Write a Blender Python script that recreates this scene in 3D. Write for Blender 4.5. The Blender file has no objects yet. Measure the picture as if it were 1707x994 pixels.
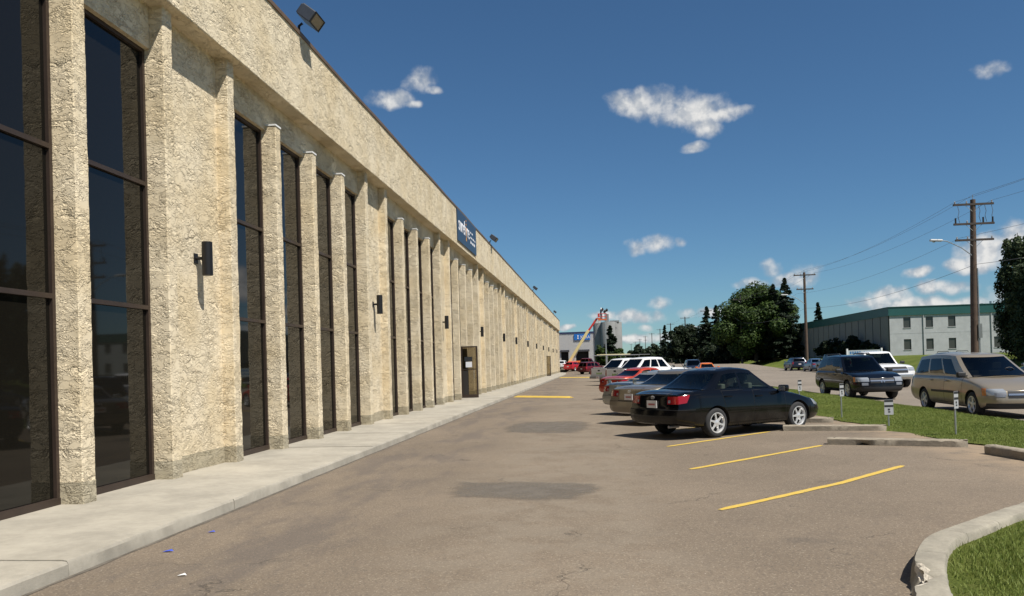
import bpy, bmesh, math, random
import numpy as np
from mathutils import Vector, Matrix
random.seed(7); RNG = np.random.default_rng(7)
S = bpy.context.scene
C = S.collection
PI = math.pi

# ---------------------------------------------------------------- camera
cam = bpy.data.cameras.new("camera"); camo = bpy.data.objects.new("camera", cam); C.objects.link(camo)
_r = Vector((0.993966, 0.105792, -0.028995)).normalized(); _u = Vector((0.029873, -0.006729, 0.999531)).normalized()
_f = Vector((-0.105547, 0.994366, 0.009849)).normalized()
camo.matrix_world = Matrix(((_r.x, _u.x, -_f.x, 0), (_r.y, _u.y, -_f.y, 0), (_r.z, _u.z, -_f.z, 1.66), (0, 0, 0, 1)))
cam.sensor_fit = 'HORIZONTAL'; cam.sensor_width = 36.0; cam.lens = 36.0 * 1330 / 1707
cam.shift_y = (595 - 497) / 1707.0
cam.clip_start = 0.05; cam.clip_end = 6000
S.camera = camo

# ---------------------------------------------------------------- sky, sun, exposure
SUN_EL = math.radians(57.5); SUN_H = Vector((0.81, -0.586, 0)).normalized()
SUN_DIR = Vector((SUN_H.x * math.cos(SUN_EL), SUN_H.y * math.cos(SUN_EL), math.sin(SUN_EL)))
SKY_STRENGTH = 0.053
sun = bpy.data.lights.new("sun", 'SUN'); sun.energy = 5.0; sun.angle = math.radians(0.53); sun.color = (1.0, 0.95, 0.87)
suno = bpy.data.objects.new("sun", sun); C.objects.link(suno)
suno.rotation_euler = (-SUN_DIR).to_track_quat('-Z', 'Y').to_euler(); suno.location = (30, -25, 50)
S.view_settings.view_transform = 'Standard'; S.view_settings.look = 'None'
S.view_settings.exposure = 0.40; S.view_settings.gamma = 1.0; S.view_settings.use_curve_mapping = False

W = bpy.data.worlds.new("World"); S.world = W; W.use_nodes = True
class NT:
    """tiny node-tree helper"""
    def __init__(s, tree): s.t = tree; s.n = tree.nodes; s.l = tree.links
    def node(s, typ, **kw):
        n = s.n.new(typ)
        for k, v in kw.items(): setattr(n, k, v)
        return n
    def put(s, sock, v):
        if hasattr(v, 'is_output') or isinstance(v, bpy.types.NodeSocket): s.l.new(v, sock)
        else: sock.default_value = v
    def math(s, op, a, b=None, c=None, clamp=False):
        n = s.n.new('ShaderNodeMath'); n.operation = op; n.use_clamp = clamp
        s.put(n.inputs[0], a)
        if b is not None: s.put(n.inputs[1], b)
        if c is not None: s.put(n.inputs[2], c)
        return n.outputs[0]
    def vmath(s, op, a, b=None):
        n = s.n.new('ShaderNodeVectorMath'); n.operation = op
        s.put(n.inputs[0], a)
        if b is not None: s.put(n.inputs[1], b)
        return n.outputs[0]
    def noise(s, vec, scale, detail=4, rough=0.5, dist=0.0, out=0):
        n = s.n.new('ShaderNodeTexNoise'); n.inputs['Scale'].default_value = scale
        n.inputs['Detail'].default_value = detail; n.inputs['Roughness'].default_value = rough
        n.inputs['Distortion'].default_value = dist
        if vec is not None: s.l.new(vec, n.inputs['Vector'])
        return n.outputs[out]
    def ramp(s, fac, stops):
        n = s.n.new('ShaderNodeValToRGB'); e = n.color_ramp.elements
        while len(e) < len(stops): e.new(0.5)
        for i, (p, c) in enumerate(stops):
            e[i].position = p; e[i].color = (c, c, c, 1) if not hasattr(c, '__len__') else (*c[:3], 1)
        s.l.new(fac, n.inputs[0]); return n.outputs[0]
    def smooth(s, v, a, b):
        n = s.n.new('ShaderNodeMapRange'); n.interpolation_type = 'SMOOTHSTEP'
        s.put(n.inputs[0], v); n.inputs[1].default_value = a; n.inputs[2].default_value = b
        return n.outputs[0]
    def mix(s, fac, a, b, blend='MIX'):
        n = s.n.new('ShaderNodeMix'); n.data_type = 'RGBA'; n.blend_type = blend
        s.put(n.inputs[0], fac)
        for sock, v in ((n.inputs[6], a), (n.inputs[7], b)):
            if isinstance(v, bpy.types.NodeSocket): s.l.new(v, sock)
            else: sock.default_value = (*v[:3], 1)
        return n.outputs[2]
    def sep(s, v):
        n = s.n.new('ShaderNodeSeparateXYZ'); s.l.new(v, n.inputs[0]); return n.outputs
    def comb(s, x, y, z):
        n = s.n.new('ShaderNodeCombineXYZ')
        for i, v in enumerate((x, y, z)): s.put(n.inputs[i], v)
        return n.outputs[0]

def build_world():
    t = NT(W.node_tree); t.n.clear()
    out = t.node('ShaderNodeOutputWorld'); bg = t.node('ShaderNodeBackground'); bg.inputs['Strength'].default_value = SKY_STRENGTH
    sky = t.node('ShaderNodeTexSky', sky_type='NISHITA'); sky.sun_disc = False
    sky.sun_elevation = SUN_EL; sky.sun_rotation = math.atan2(SUN_H.x, SUN_H.y)
    sky.altitude = 600; sky.air_density = 1.0; sky.dust_density = 0.15; sky.ozone_density = 4.5
    tc = t.node('ShaderNodeTexCoord'); d = tc.outputs['Generated']
    x, y, z = t.sep(d)
    deg = 180 / PI
    az = t.math('MULTIPLY', t.math('ARCTAN2', x, y), deg); el = t.math('MULTIPLY', t.math('ARCSINE', z), deg)
    # fair-weather cumulus: groups of puffs given by bearing / elevation / half sizes in degrees
    puffs = [(2.97, 17.77, 1.41, 0.79), (5.19, 17.59, 2.05, 1.02), (7.23, 16.79, 2.24, 1.01), (9.25, 16.52, 1.53, 0.42), (8.3, 15.68, 1.05, 0.51), (7.28, 14.56, 0.9, 0.28), (-14.17, 18.49, 1.5, 0.51), (-12.57, 18.2, 0.67, 0.24), (-11.92, 19.74, 1.08, 0.71), (-11.17, 19.13, 0.67, 0.28), (2.91, 8.0, 0.93, 0.5), (4.6, 8.25, 1.17, 0.58), (6.13, 8.28, 0.5, 0.37), (25.44, 16.85, 1.13, 0.42), (14.39, 5.55, 1.02, 0.62), (11.01, 5.15, 1.13, 0.36), (12.1, 6.1, 0.88, 0.52), (13.23, 5.22, 1.42, 0.51), (17.84, 3.39, 1.13, 0.38), (19.27, 3.73, 1.11, 0.59), (21.53, 4.08, 0.72, 0.36), (21.05, 5.11, 0.8, 0.32), (20.3, 2.97, 2.92, 0.44), (23.33, 2.87, 2.1, 0.42), (25.2, 6.1, 1.35, 0.9), (24.1, 5.3, 1.1, 0.45), (26.5, 6.7, 1.1, 0.9), (23.03, 4.01, 0.91, 0.32), (26.21, 3.41, 1.34, 0.74), (4.55, 4.06, 0.92, 0.42), (4.44, 3.09, 0.76, 0.5), (3.27, 3.05, 1.1, 0.34), (2.22, 3.26, 1.1, 0.34), (6.19, 3.31, 0.75, 0.33), (3.58, 2.32, 0.59, 0.25), (-2.28, 2.56, 0.6, 0.17), (0.66, 3.4, 1.02, 0.3), (8.03, 3.28, 1.23, 0.29), (5.31, 1.7, 2.09, 0.33), (2.8, 1.58, 1.69, 0.25)]
    nv = t.noise(d, 17, 3, .62); nv2 = t.noise(d, 52, 4, .58); nv3 = t.noise(t.vmath('ADD', d, (.0030, -.0020, .0075)), 52, 2, .58)
    wobn = t.noise(d, 30, 2, .5, 0, 1)
    wob = t.vmath('MULTIPLY_ADD', wobn, (1.1, .8, 0)); wob.node.inputs[2].default_value = (-.55, -.4, 0)
    ae = t.vmath('ADD', t.comb(az, el, 0.0), wob)
    best = None
    for (a, e, w, h) in puffs:
        w *= 1.22; h *= 1.3
        n = t.node('ShaderNodeVectorMath', operation='MULTIPLY_ADD'); t.l.new(ae, n.inputs[0])
        n.inputs[1].default_value = (1 / w, 1 / h, 0); n.inputs[2].default_value = (-a / w, -e / h, 0)
        q = t.node('ShaderNodeVectorMath', operation='DOT_PRODUCT'); t.l.new(n.outputs[0], q.inputs[0]); t.l.new(n.outputs[0], q.inputs[1])
        best = q.outputs['Value'] if best is None else t.math('SMOOTH_MIN', best, q.outputs['Value'], .25)
    best = t.math('SUBTRACT', 1.0, best)
    # the same scattered clouds go on round the rest of the sky
    px = t.math('DIVIDE', x, t.math('MAXIMUM', t.math('ADD', z, .12), .05)); py = t.math('DIVIDE', y, t.math('MAXIMUM', t.math('ADD', z, .12), .05))
    far = t.math('MULTIPLY', t.math('SUBTRACT', t.noise(t.comb(px, py, 0.0), 1.1, 3, .5), .60), 9.0)
    away = t.math('SUBTRACT', 1.0, t.smooth(t.math('ABSOLUTE', t.math('ADD', az, -2.0)), 52, 36))
    best = t.math('MAXIMUM', best, t.math('SUBTRACT', t.math('MULTIPLY', t.math('ADD', far, 1.2), away), 1.2))
    nn = t.math('ADD', t.math('MULTIPLY', t.math('SUBTRACT', nv, .5), 2.9), t.math('MULTIPLY', t.math('SUBTRACT', nv2, .5), 1.5))
    dens = t.math('ADD', t.math('MAXIMUM', best, -1.2), nn)
    cov = t.math('MULTIPLY', t.smooth(dens, -.25, 1.25), .96)
    # denser cores whiter, thin parts greyish blue; sun-side shading painted in by offset noise
    core = t.smooth(dens, .3, 1.7)
    relief = t.smooth(t.math('SUBTRACT', nv2, nv3), -.13, .13)
    lum = t.math('ADD', t.math('MULTIPLY', core, .5), t.math('MULTIPLY', relief, .5))
    ccol = t.mix(lum, (5.6, 6.2, 7.0), (12.2, 12.0, 11.6))
    col = t.mix(cov, t.mix(1.0, sky.outputs[0], (.75, 1.03, 1.16), 'MULTIPLY'), ccol)
    t.l.new(col, bg.inputs['Color']); t.l.new(bg.outputs[0], out.inputs[0])
build_world()
W.cycles.sampling_method = 'NONE'

# ---------------------------------------------------------------- object helpers
def link(o, parent=None):
    C.objects.link(o)
    if parent is not None: o.parent = parent
    return o
def tag(o, label=None, cat=None, group=None, kind=None):
    if label: o['label'] = label
    if cat: o['category'] = cat
    if group: o['group'] = group
    if kind: o['kind'] = kind
    return o
def empty(name, loc=(0, 0, 0), rz=0.0, label=None, cat=None, group=None):
    o = bpy.data.objects.new(name, None); o.empty_display_size = .2; link(o)
    o.location = loc; o.rotation_euler = (0, 0, rz); return tag(o, label, cat, group)
class MB:
    """collects faces; build() links them as one mesh object"""
    def __init__(s): s.v = []; s.f = []; s.m = []
    def face(s, pts, m=0):
        i = len(s.v); s.v += [tuple(p) for p in pts]; s.f.append(tuple(range(i, i + len(pts)))); s.m.append(m)
    def box(s, x0, x1, y0, y1, z0, z1, m=0):
        i = len(s.v)
        s.v += [(x, y, z) for z in (z0, z1) for y in (y0, y1) for x in (x0, x1)]
        for f in ((0, 2, 3, 1), (4, 5, 7, 6), (0, 1, 5, 4), (1, 3, 7, 5), (3, 2, 6, 7), (2, 0, 4, 6)):
            s.f.append(tuple(i + k for k in f)); s.m.append(m)
        return s
    def tube(s, pts, r, n=8, m=0, cap=True):
        pts = [Vector(p) for p in pts]; rs = r if hasattr(r, '__len__') else [r] * len(pts); i0 = len(s.v)
        for k, p in enumerate(pts):
            t = (pts[min(k + 1, len(pts) - 1)] - pts[max(k - 1, 0)]).normalized()
            a = t.orthogonal().normalized() if abs(t.z) > .9 else t.cross(Vector((0, 0, 1))).normalized()
            if abs(t.z) > .9: a = (Vector((1, 0, 0)) - t * t.x).normalized()
            b = t.cross(a)
            for j in range(n):
                an = 2 * PI * j / n; s.v.append(tuple(p + (a * math.cos(an) + b * math.sin(an)) * rs[k]))
        for k in range(len(pts) - 1):
            for j in range(n):
                s.f.append((i0 + k * n + j, i0 + k * n + (j + 1) % n, i0 + (k + 1) * n + (j + 1) % n, i0 + (k + 1) * n + j)); s.m.append(m)
        if cap:
            s.f.append(tuple(i0 + j for j in reversed(range(n)))); s.m.append(m)
            e = i0 + (len(pts) - 1) * n; s.f.append(tuple(e + j for j in range(n))); s.m.append(m)
        return s
    def lathe(s, prof, n=20, axis='z', c=(0, 0, 0), m=0):
        i0 = len(s.v)
        for (r, h) in prof:
            for j in range(n):
                a = 2 * PI * j / n; p = (r * math.cos(a), r * math.sin(a), h)
                if axis == 'y': p = (p[0], h, p[1])
                if axis == 'x': p = (h, p[0], p[1])
                s.v.append((p[0] + c[0], p[1] + c[1], p[2] + c[2]))
        for k in range(len(prof) - 1):
            for j in range(n):
                s.f.append((i0 + k * n + j, i0 + k * n + (j + 1) % n, i0 + (k + 1) * n + (j + 1) % n, i0 + (k + 1) * n + j)); s.m.append(m)
        return s
    def mesh(s, name, mats, smooth=False, weld=False, fix=False):
        me = bpy.data.meshes.new(name); me.from_pydata(s.v, [], s.f)
        for m in (mats if isinstance(mats, (list, tuple)) else [mats]): me.materials.append(m)
        me.polygons.foreach_set('material_index', s.m)
        if weld or fix:
            bm = bmesh.new(); bm.from_mesh(me)
            if weld: bmesh.ops.remove_doubles(bm, verts=bm.verts, dist=1e-4)
            bmesh.ops.recalc_face_normals(bm, faces=bm.faces); bm.to_mesh(me); bm.free()
        if smooth:
            me.polygons.foreach_set('use_smooth', [True] * len(me.polygons))
            try: me.set_sharp_from_angle(angle=math.radians(smooth if smooth is not True else 40))
            except Exception: pass
        me.update(); return me
    def build(s, name, mats, parent=None, **kw):
        return link(bpy.data.objects.new(name, s.mesh(name, mats, **kw)), parent)
def place(name, me, parent=None, loc=None, rot=None, scale=None):
    o = bpy.data.objects.new(name, me); link(o, parent)
    if loc is not None: o.location = loc
    if rot is not None: o.rotation_euler = rot
    if scale is not None: o.scale = scale
    return o
def bevel(o, w=.01, seg=2):
    bm = bmesh.new(); bm.from_mesh(o.data)
    bmesh.ops.bevel(bm, geom=[e for e in bm.edges], offset=w, segments=seg, affect='EDGES', profile=.5)
    bm.to_mesh(o.data); bm.free(); return o

# ---------------------------------------------------------------- materials
MATS = {}
def mat(name, col, rough=.6, metal=0.0, spec=.5, var=0.0, vscale=3.0, bump=0.0, bscale=30.0, coat=0.0, emit=None):
    if name in MATS: return MATS[name]
    m = bpy.data.materials.new(name); m.use_nodes = True; t = NT(m.node_tree); b = t.n['Principled BSDF']
    b.inputs['Base Color'].default_value = (*col, 1); b.inputs['Roughness'].default_value = rough
    b.inputs['Metallic'].default_value = metal; b.inputs['Specular IOR Level'].default_value = spec
    if coat: b.inputs['Coat Weight'].default_value = coat; b.inputs['Coat Roughness'].default_value = .04
    g = None
    if var or bump: g = t.node('ShaderNodeNewGeometry').outputs['Position']
    if var:
        n = t.noise(g, vscale, 5, .6); n2 = t.noise(g, vscale * 9, 3, .6)
        f = t.math('ADD', t.math('MULTIPLY', n, .7), t.math('MULTIPLY', n2, .3))
        lo = [c * (1 - var) for c in col]; hi = [min(1, c * (1 + var)) for c in col]
        t.l.new(t.mix(t.smooth(f, .3, .7), lo, hi), b.inputs['Base Color'])
    if bump:
        bn = t.node('ShaderNodeBump'); bn.inputs['Strength'].default_value = .6; bn.inputs['Distance'].default_value = bump
        t.l.new(t.noise(g, bscale, 4, .6), bn.inputs['Height']); t.l.new(bn.outputs[0], b.inputs['Normal'])
    MATS[name] = m; return m

def stucco_material(name, base, dark, grime=False):
    m = bpy.data.materials.new(name); m.use_nodes = True; t = NT(m.node_tree); b = t.n['Principled BSDF']
    g = t.node('ShaderNodeNewGeometry').outputs['Position']
    b.inputs['Roughness'].default_value = .93; b.inputs['Specular IOR Level'].default_value = .2
    # trowelled plates with torn edges
    gw = t.vmath('ADD', g, t.vmath('SCALE', t.noise(g, 9, 3, .6, 0, 1), None))
    gw.node.inputs[1].links[0].from_node.inputs['Scale'].default_value = .10
    sx, sy, sz = t.sep(gw); gs = t.comb(sx, sy, t.math('MULTIPLY', sz, 2.1))
    n1 = t.noise(gs, 3.1, 4, .58, .5); n2 = t.noise(t.vmath('ADD', gs, (5.3, 2.1, 7.7)), 6.4, 3, .6, .6)
    fine = t.noise(g, 60, 3, .65)
    # one-sided ledges: sharp where the trowel left the wall, fading out behind
    p1 = t.math('MULTIPLY', t.smooth(n1, .478, .502), t.smooth(n1, .66, .50)); p2 = t.math('MULTIPLY', t.smooth(n2, .505, .53), t.smooth(n2, .68, .53))
    p3 = t.math('MULTIPLY', t.smooth(n1, .565, .585), t.smooth(n1, .72, .585))
    amt = t.math('ADD', .45, t.smooth(t.noise(g, 1.7, 2, .5), .3, .7))
    h = t.math('ADD', t.math('MULTIPLY', t.math('ADD', t.math('ADD', t.math('MULTIPLY', p1, .6), t.math('MULTIPLY', p3, .5)), t.math('MULTIPLY', p2, .5)), amt), t.math('ADD', t.math('MULTIPLY', fine, .055), t.math('MULTIPLY', n2, .06)))
    bn = t.node('ShaderNodeBump'); bn.inputs['Strength'].default_value = 1.0; bn.inputs['Distance'].default_value = .024
    t.l.new(h, bn.inputs['Height']); t.l.new(bn.outputs[0], b.inputs['Normal'])
    big = t.noise(g, .8, 4, .6)
    c = t.mix(t.smooth(big, .35, .68), base, [x * y for x, y in zip(base, (.90, .86, .78))])
    c = t.mix(t.math('MULTIPLY', t.smooth(fine, .4, .75), .12), c, [x * .7 for x in base])
    # ledge shadows painted as broken dark lines along the torn edges
    edge = t.math('SUBTRACT', 1.0, t.smooth(t.math('ABSOLUTE', t.math('SUBTRACT', n1, .485)), .0, .018))
    c = t.mix(t.math('MULTIPLY', t.math('MULTIPLY', edge, t.smooth(n2, .46, .58)), .30), c, dark)
    # streaks running down
    st = t.noise(t.comb(t.math('MULTIPLY', sx, 7), t.math('MULTIPLY', sy, 7), t.math('MULTIPLY', sz, .35)), 1.0, 4, .6)
    c = t.mix(t.math('MULTIPLY', t.smooth(st, .54, .76), .24), c, [x * .72 for x in base])
    drip = t.math('MULTIPLY', t.smooth(sz, 7.9, 8.75), t.smooth(st, .42, .66))
    c = t.mix(t.math('MULTIPLY', drip, .26), c, [x * .62 for x in base])
    splash = t.math('MULTIPLY', t.smooth(sz, 1.3, .3), t.smooth(big, .35, .65))
    c = t.mix(t.math('MULTIPLY', splash, .28), c, [x * .74 for x in base])
    t.l.new(c, b.inputs['Base Color'])
    MATS[name] = m; return m
M_STUCCO = stucco_material('cream_stucco', (.735, .633, .458), (.27, .21, .13))
M_BASE = stucco_material('grey_base_stucco', (.44, .39, .285), (.20, .175, .125))
M_BRONZE = mat('bronze_metal', (.052, .036, .028), .45, .3, var=.15)
M_COPING = mat('brown_coping', (.16, .105, .065), .5, .2, var=.15)
M_WHITE = mat('white_flashing', (.75, .75, .73), .5)
M_BLACK = mat('black_metal', (.012, .011, .011), .45, .2)
M_CONC = mat('pale_concrete', (.325, .296, .240), .9, var=.18, vscale=1.2, bump=.004, bscale=60)

def glass_material(name, tint, ior=1.55):
    m = bpy.data.materials.new(name); m.use_nodes = True; t = NT(m.node_tree); b = t.n['Principled BSDF']
    b.inputs['Base Color'].default_value = (*tint, 1); b.inputs['Roughness'].default_value = .03
    b.inputs['IOR'].default_value = ior; b.inputs['Specular IOR Level'].default_value = .5
    g = t.node('ShaderNodeNewGeometry').outputs['Position']
    bn = t.node('ShaderNodeBump'); bn.inputs['Strength'].default_value = .05; bn.inputs['Distance'].default_value = .01
    t.l.new(t.noise(g, .9, 2, .4), bn.inputs['Height']); t.l.new(bn.outputs[0], b.inputs['Normal'])
    MATS[name] = m; return m
M_GLASS = glass_material('dark_office_glass', (.009, .008, .006), 1.43)

# ---------------------------------------------------------------- ground
def rise(y): # the far end of the lot climbs a little
    t = min(max((y - 104) / 46.0, 0), 1); return .75 * t * t * (3 - 2 * t)
def asphalt_material(name, base, road=False):
    m = bpy.data.materials.new(name); m.use_nodes = True; t = NT(m.node_tree); b = t.n['Principled BSDF']
    g = t.node('ShaderNodeNewGeometry').outputs['Position']; x, y, z = t.sep(g)
    b.inputs['Roughness'].default_value = .9; b.inputs['Specular IOR Level'].default_value = .25
    n0 = t.noise(g, .28, 5, .6); n1 = t.noise(g, 1.7, 5, .65); n2 = t.noise(g, 38, 3, .7); v = t.node('ShaderNodeTexVoronoi'); v.inputs['Scale'].default_value = 85
    t.l.new(g, v.inputs['Vector'])
    c = t.mix(t.smooth(n0, .3, .7), [k * .86 for k in base], [k * 1.12 for k in base])
    c = t.mix(t.math('MULTIPLY', t.smooth(n1, .45, .75), .35), c, [base[0] * .72, base[1] * .72, base[2] * .76])
    # stones of the aggregate: pale and dark chips
    chip = t.sep(v.outputs['Color'])[0]
    c = t.mix(t.math('MULTIPLY', t.smooth(chip, .82, .97), .45), c, (.36, .30, .22))
    c = t.mix(t.math('MULTIPLY', t.smooth(chip, .25, .05), .5), c, (.075, .068, .06))
    c = t.mix(t.math('MULTIPLY', t.smooth(n2, .5, .8), .3), c, [k * .6 for k in base])
    vs = t.node('ShaderNodeTexVoronoi'); vs.inputs['Scale'].default_value = 9; t.l.new(g, vs.inputs['Vector'])
    sel = t.math('MULTIPLY', t.math('LESS_THAN', vs.outputs['Distance'], .055), t.math('GREATER_THAN', t.sep(vs.outputs['Color'])[1], .72))
    c = t.mix(t.math('MULTIPLY', sel, .75), c, (.50, .44, .36))
    if not road:
        # worn wheel paths, sealed strip along the walk, dirt by the wheel stops
        wob = t.math('ADD', x, t.math('MULTIPLY', t.math('SUBTRACT', t.noise(g, .35, 3, .5), .5), 1.6))
        strip = t.math('MULTIPLY', t.smooth(wob, -4.6, -4.0), t.smooth(wob, -1.9, -2.7))
        patchy = t.smooth(t.noise(t.comb(t.math('MULTIPLY', x, 1.4), t.math('MULTIPLY', y, .45), 0.0), 1.0, 7, .68), .44, .60)
        c = t.mix(t.math('MULTIPLY', t.math('MULTIPLY', strip, patchy), .50), c, (.098, .084, .076))
        dust = t.math('MULTIPLY', t.smooth(wob, -2.4, -1.2), t.smooth(wob, 1.2, .2))
        c = t.mix(t.math('MULTIPLY', t.math('MULTIPLY', dust, t.smooth(n1, .4, .6)), .30), c, (.27, .23, .175))
        dirt = t.math('MULTIPLY', t.smooth(wob, 4.9, 6.4), t.smooth(t.noise(g, 2.2, 4, .6), .3, .6))
        c = t.mix(t.math('MULTIPLY', dirt, .8), c, (.30, .225, .15))
        oil = t.smooth(t.noise(t.vmath('ADD', g, (11, 4, 0)), .9, 3, .5), .66, .76)
        c = t.mix(t.math('MULTIPLY', oil, .35), c, (.07, .062, .055))
    # cracks
    gv = t.vmath('ADD', g, t.vmath('SCALE', t.noise(g, 1.3, 5, .65, 0, 1), None)); gv.node.inputs[1].links[0].from_node.inputs['Scale'].default_value = 1.1
    vc = t.node('ShaderNodeTexVoronoi', feature='DISTANCE_TO_EDGE'); vc.inputs['Scale'].default_value = .33 if not road else .2; t.l.new(gv, vc.inputs['Vector'])
    crack = t.math('MULTIPLY', t.math('SUBTRACT', 1.0, t.smooth(vc.outputs['Distance'], .0015, .006)), t.smooth(t.noise(g, .6, 3, .6), .48, .60))
    c = t.mix(t.math('MULTIPLY', crack, .5), c, (.05, .044, .038))
    t.l.new(c, b.inputs['Base Color'])
    h = t.math('ADD', t.math('MULTIPLY', n2, .5), t.math('SUBTRACT', t.math('MULTIPLY', chip, .5), t.math('MULTIPLY', crack, 2.0)))
    bn = t.node('ShaderNodeBump'); bn.inputs['Strength'].default_value = .7; bn.inputs['Distance'].default_value = .005
    t.l.new(h, bn.inputs['Height']); t.l.new(bn.outputs[0], b.inputs['Normal'])
    MATS[name] = m; return m
M_ASPH = asphalt_material('old_brown_asphalt', (.182, .144, .105))
M_ROAD = asphalt_material('road_asphalt', (.215, .182, .145), True)
M_PATCH = mat('asphalt_patch', (.135, .122, .105), .9)
def patch_material():
    m = M_PATCH; t = NT(m.node_tree); b = t.n['Principled BSDF']; g = t.node('ShaderNodeNewGeometry').outputs['Position']
    at = t.node('ShaderNodeAttribute', attribute_name='fade'); n = t.noise(g, 3.0, 5, .65); n2 = t.noise(g, 45, 3, .7)
    c = t.mix(t.smooth(n, .3, .7), (.130, .114, .094), (.165, .143, .117)); c = t.mix(t.math('MULTIPLY', t.smooth(n2, .5, .75), .5), c, (.075, .066, .056)); t.l.new(c, b.inputs['Base Color'])
    a = t.math('ADD', at.outputs['Fac'], t.math('ADD', t.math('MULTIPLY', t.math('SUBTRACT', n, .5), .9), t.math('MULTIPLY', t.math('SUBTRACT', n2, .5), .9)))
    t.l.new(t.math('MULTIPLY', t.smooth(a, .10, .95), .68), b.inputs['Alpha'])
    bn = t.node('ShaderNodeBump'); bn.inputs['Distance'].default_value = .004; t.l.new(n2, bn.inputs['Height']); t.l.new(bn.outputs[0], b.inputs['Normal'])
patch_material()
def lawn_material():
    m = bpy.data.materials.new('lawn_turf'); m.use_nodes = True; t = NT(m.node_tree); b = t.n['Principled BSDF']
    g = t.node('ShaderNodeNewGeometry').outputs['Position']
    b.inputs['Roughness'].default_value = .95; b.inputs['Specular IOR Level'].default_value = .1
    n = t.noise(g, .5, 5, .65); n1 = t.noise(g, 3.2, 4, .6); n2 = t.noise(g, 46, 4, .7)
    c = t.mix(t.smooth(n, .3, .7), (.095, .130, .022), (.16, .185, .042))
    c = t.mix(t.math('MULTIPLY', t.smooth(n1, .5, .72), .5), c, (.17, .165, .055))
    c = t.mix(t.math('MULTIPLY', t.smooth(n2, .4, .7), .55), c, (.03, .05, .008))
    t.l.new(c, b.inputs['Base Color'])
    bn = t.node('ShaderNodeBump'); bn.inputs['Strength'].default_value = 1; bn.inputs['Distance'].default_value = .05
    t.l.new(n2, bn.inputs['Height']); t.l.new(bn.outputs[0], b.inputs['Normal'])
    MATS['lawn'] = m; return m
M_LAWN = lawn_material()
M_FIELD = mat('far_field', (.10, .115, .04), .95, var=.3, vscale=.02)
M_SOIL = mat('bare_soil', (.17, .125, .08), .95, var=.3, vscale=3, bump=.02, bscale=25)
def mat_blade(name, c0, c1):
    m = bpy.data.materials.new(name); m.use_nodes = True; t = NT(m.node_tree); b = t.n['Principled BSDF']
    g = t.node('ShaderNodeNewGeometry'); n = t.noise(g.outputs['Position'], 1.3, 3, .6); r = g.outputs['Random Per Island']
    f = t.math('ADD', t.math('MULTIPLY', r, .6), t.math('MULTIPLY', n, .5))
    t.l.new(t.mix(t.smooth(f, .2, .9), c0, c1), b.inputs['Base Color'])
    b.inputs['Roughness'].default_value = .6; b.inputs['Specular IOR Level'].default_value = .25
    tr = t.node('ShaderNodeBsdfTranslucent'); t.l.new(b.inputs['Base Color'].links[0].from_socket, tr.inputs[0])
    mx = t.node('ShaderNodeMixShader'); mx.inputs[0].default_value = .25
    t.l.new(b.outputs[0], mx.inputs[1]); t.l.new(tr.outputs[0], mx.inputs[2]); t.l.new(mx.outputs[0], t.n['Material Output'].inputs[0])
    MATS[name] = m; return m
M_BLADE = mat_blade('grass_blade', (.085, .130, .016), (.25, .29, .075))

def sheet(name, xs, ys, zf, m, kind='structure', parent=None):
    mb = MB(); nx = len(xs)
    mb.v = [(x, y, zf(x, y)) for y in ys for x in xs]
    for j in range(len(ys) - 1):
        for i in range(nx - 1):
            mb.f.append((j * nx + i, j * nx + i + 1, (j + 1) * nx + i + 1, (j + 1) * nx + i)); mb.m.append(0)
    o = mb.build(name, m, parent, smooth=True); return tag(o, kind=kind)
YS = list(np.concatenate([np.arange(-20, 100, 4), np.arange(100, 160, 3), [175, 200]]))
sheet('ground', [-3000, -600, -120, -40, 0, 40, 120, 600, 3000], [-3000, -600, -100, 0, 100, 170, 400, 900, 3000], lambda x, y: -.30 + (0 if y < 160 else .6), M_FIELD)
lot = sheet('parking_lot', list(np.arange(-4.6, 9.6, .7)), YS, lambda x, y: rise(y), M_ASPH)
LOT_Z = lambda x, y: rise(y)
sheet('lot_yard', [-40, -20, -9, -4.4], list(np.arange(134, 205, 4)), lambda x, y: rise(y) - .004, M_ASPH)
# road beyond the grass strip
ROAD_Z = lambda x, y: -.08 + (rise(y) * 1.0 if y > 104 else 0) - .0008 * (x - 17) ** 2 * .2
sheet('road', list(np.arange(9.2, 26.0, 1.4)), list(np.concatenate([np.arange(-30, 160, 5), np.arange(160, 420, 20), [500, 700, 1000]])), ROAD_Z, M_ROAD)

def ribbon(mb, pts, w, z, m=0):
    """flat painted stroke through pts with slightly uneven edges"""
    n = 24; P = []
    d = [0]
    for a, b_ in zip(pts, pts[1:]): d.append(d[-1] + math.dist(a, b_))
    for k in range(n + 1):
        s = d[-1] * k / n
        i = max(j for j in range(len(d)) if d[j] <= s + 1e-9); i = min(i, len(pts) - 2)
        f = (s - d[i]) / (d[i + 1] - d[i]); P.append((pts[i][0] + f * (pts[i + 1][0] - pts[i][0]), pts[i][1] + f * (pts[i + 1][1] - pts[i][1])))
    L = []; R_ = []
    for k, p in enumerate(P):
        a = P[max(k - 1, 0)]; b_ = P[min(k + 1, n)]; tx, ty = b_[0] - a[0], b_[1] - a[1]; q = math.hypot(tx, ty); nx, ny = -ty / q, tx / q
        wl = w / 2 * (1 + random.uniform(-.14, .14)); wr = w / 2 * (1 + random.uniform(-.14, .14))
        if k in (0, n): wl *= .6; wr *= .6
        zz = z + rise(p[1])
        L.append((p[0] + nx * wl, p[1] + ny * wl, zz)); R_.append((p[0] - nx * wr, p[1] - ny * wr, zz))
    for k in range(n): mb.face((L[k], R_[k], R_[k + 1], L[k + 1]), m)
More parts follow.
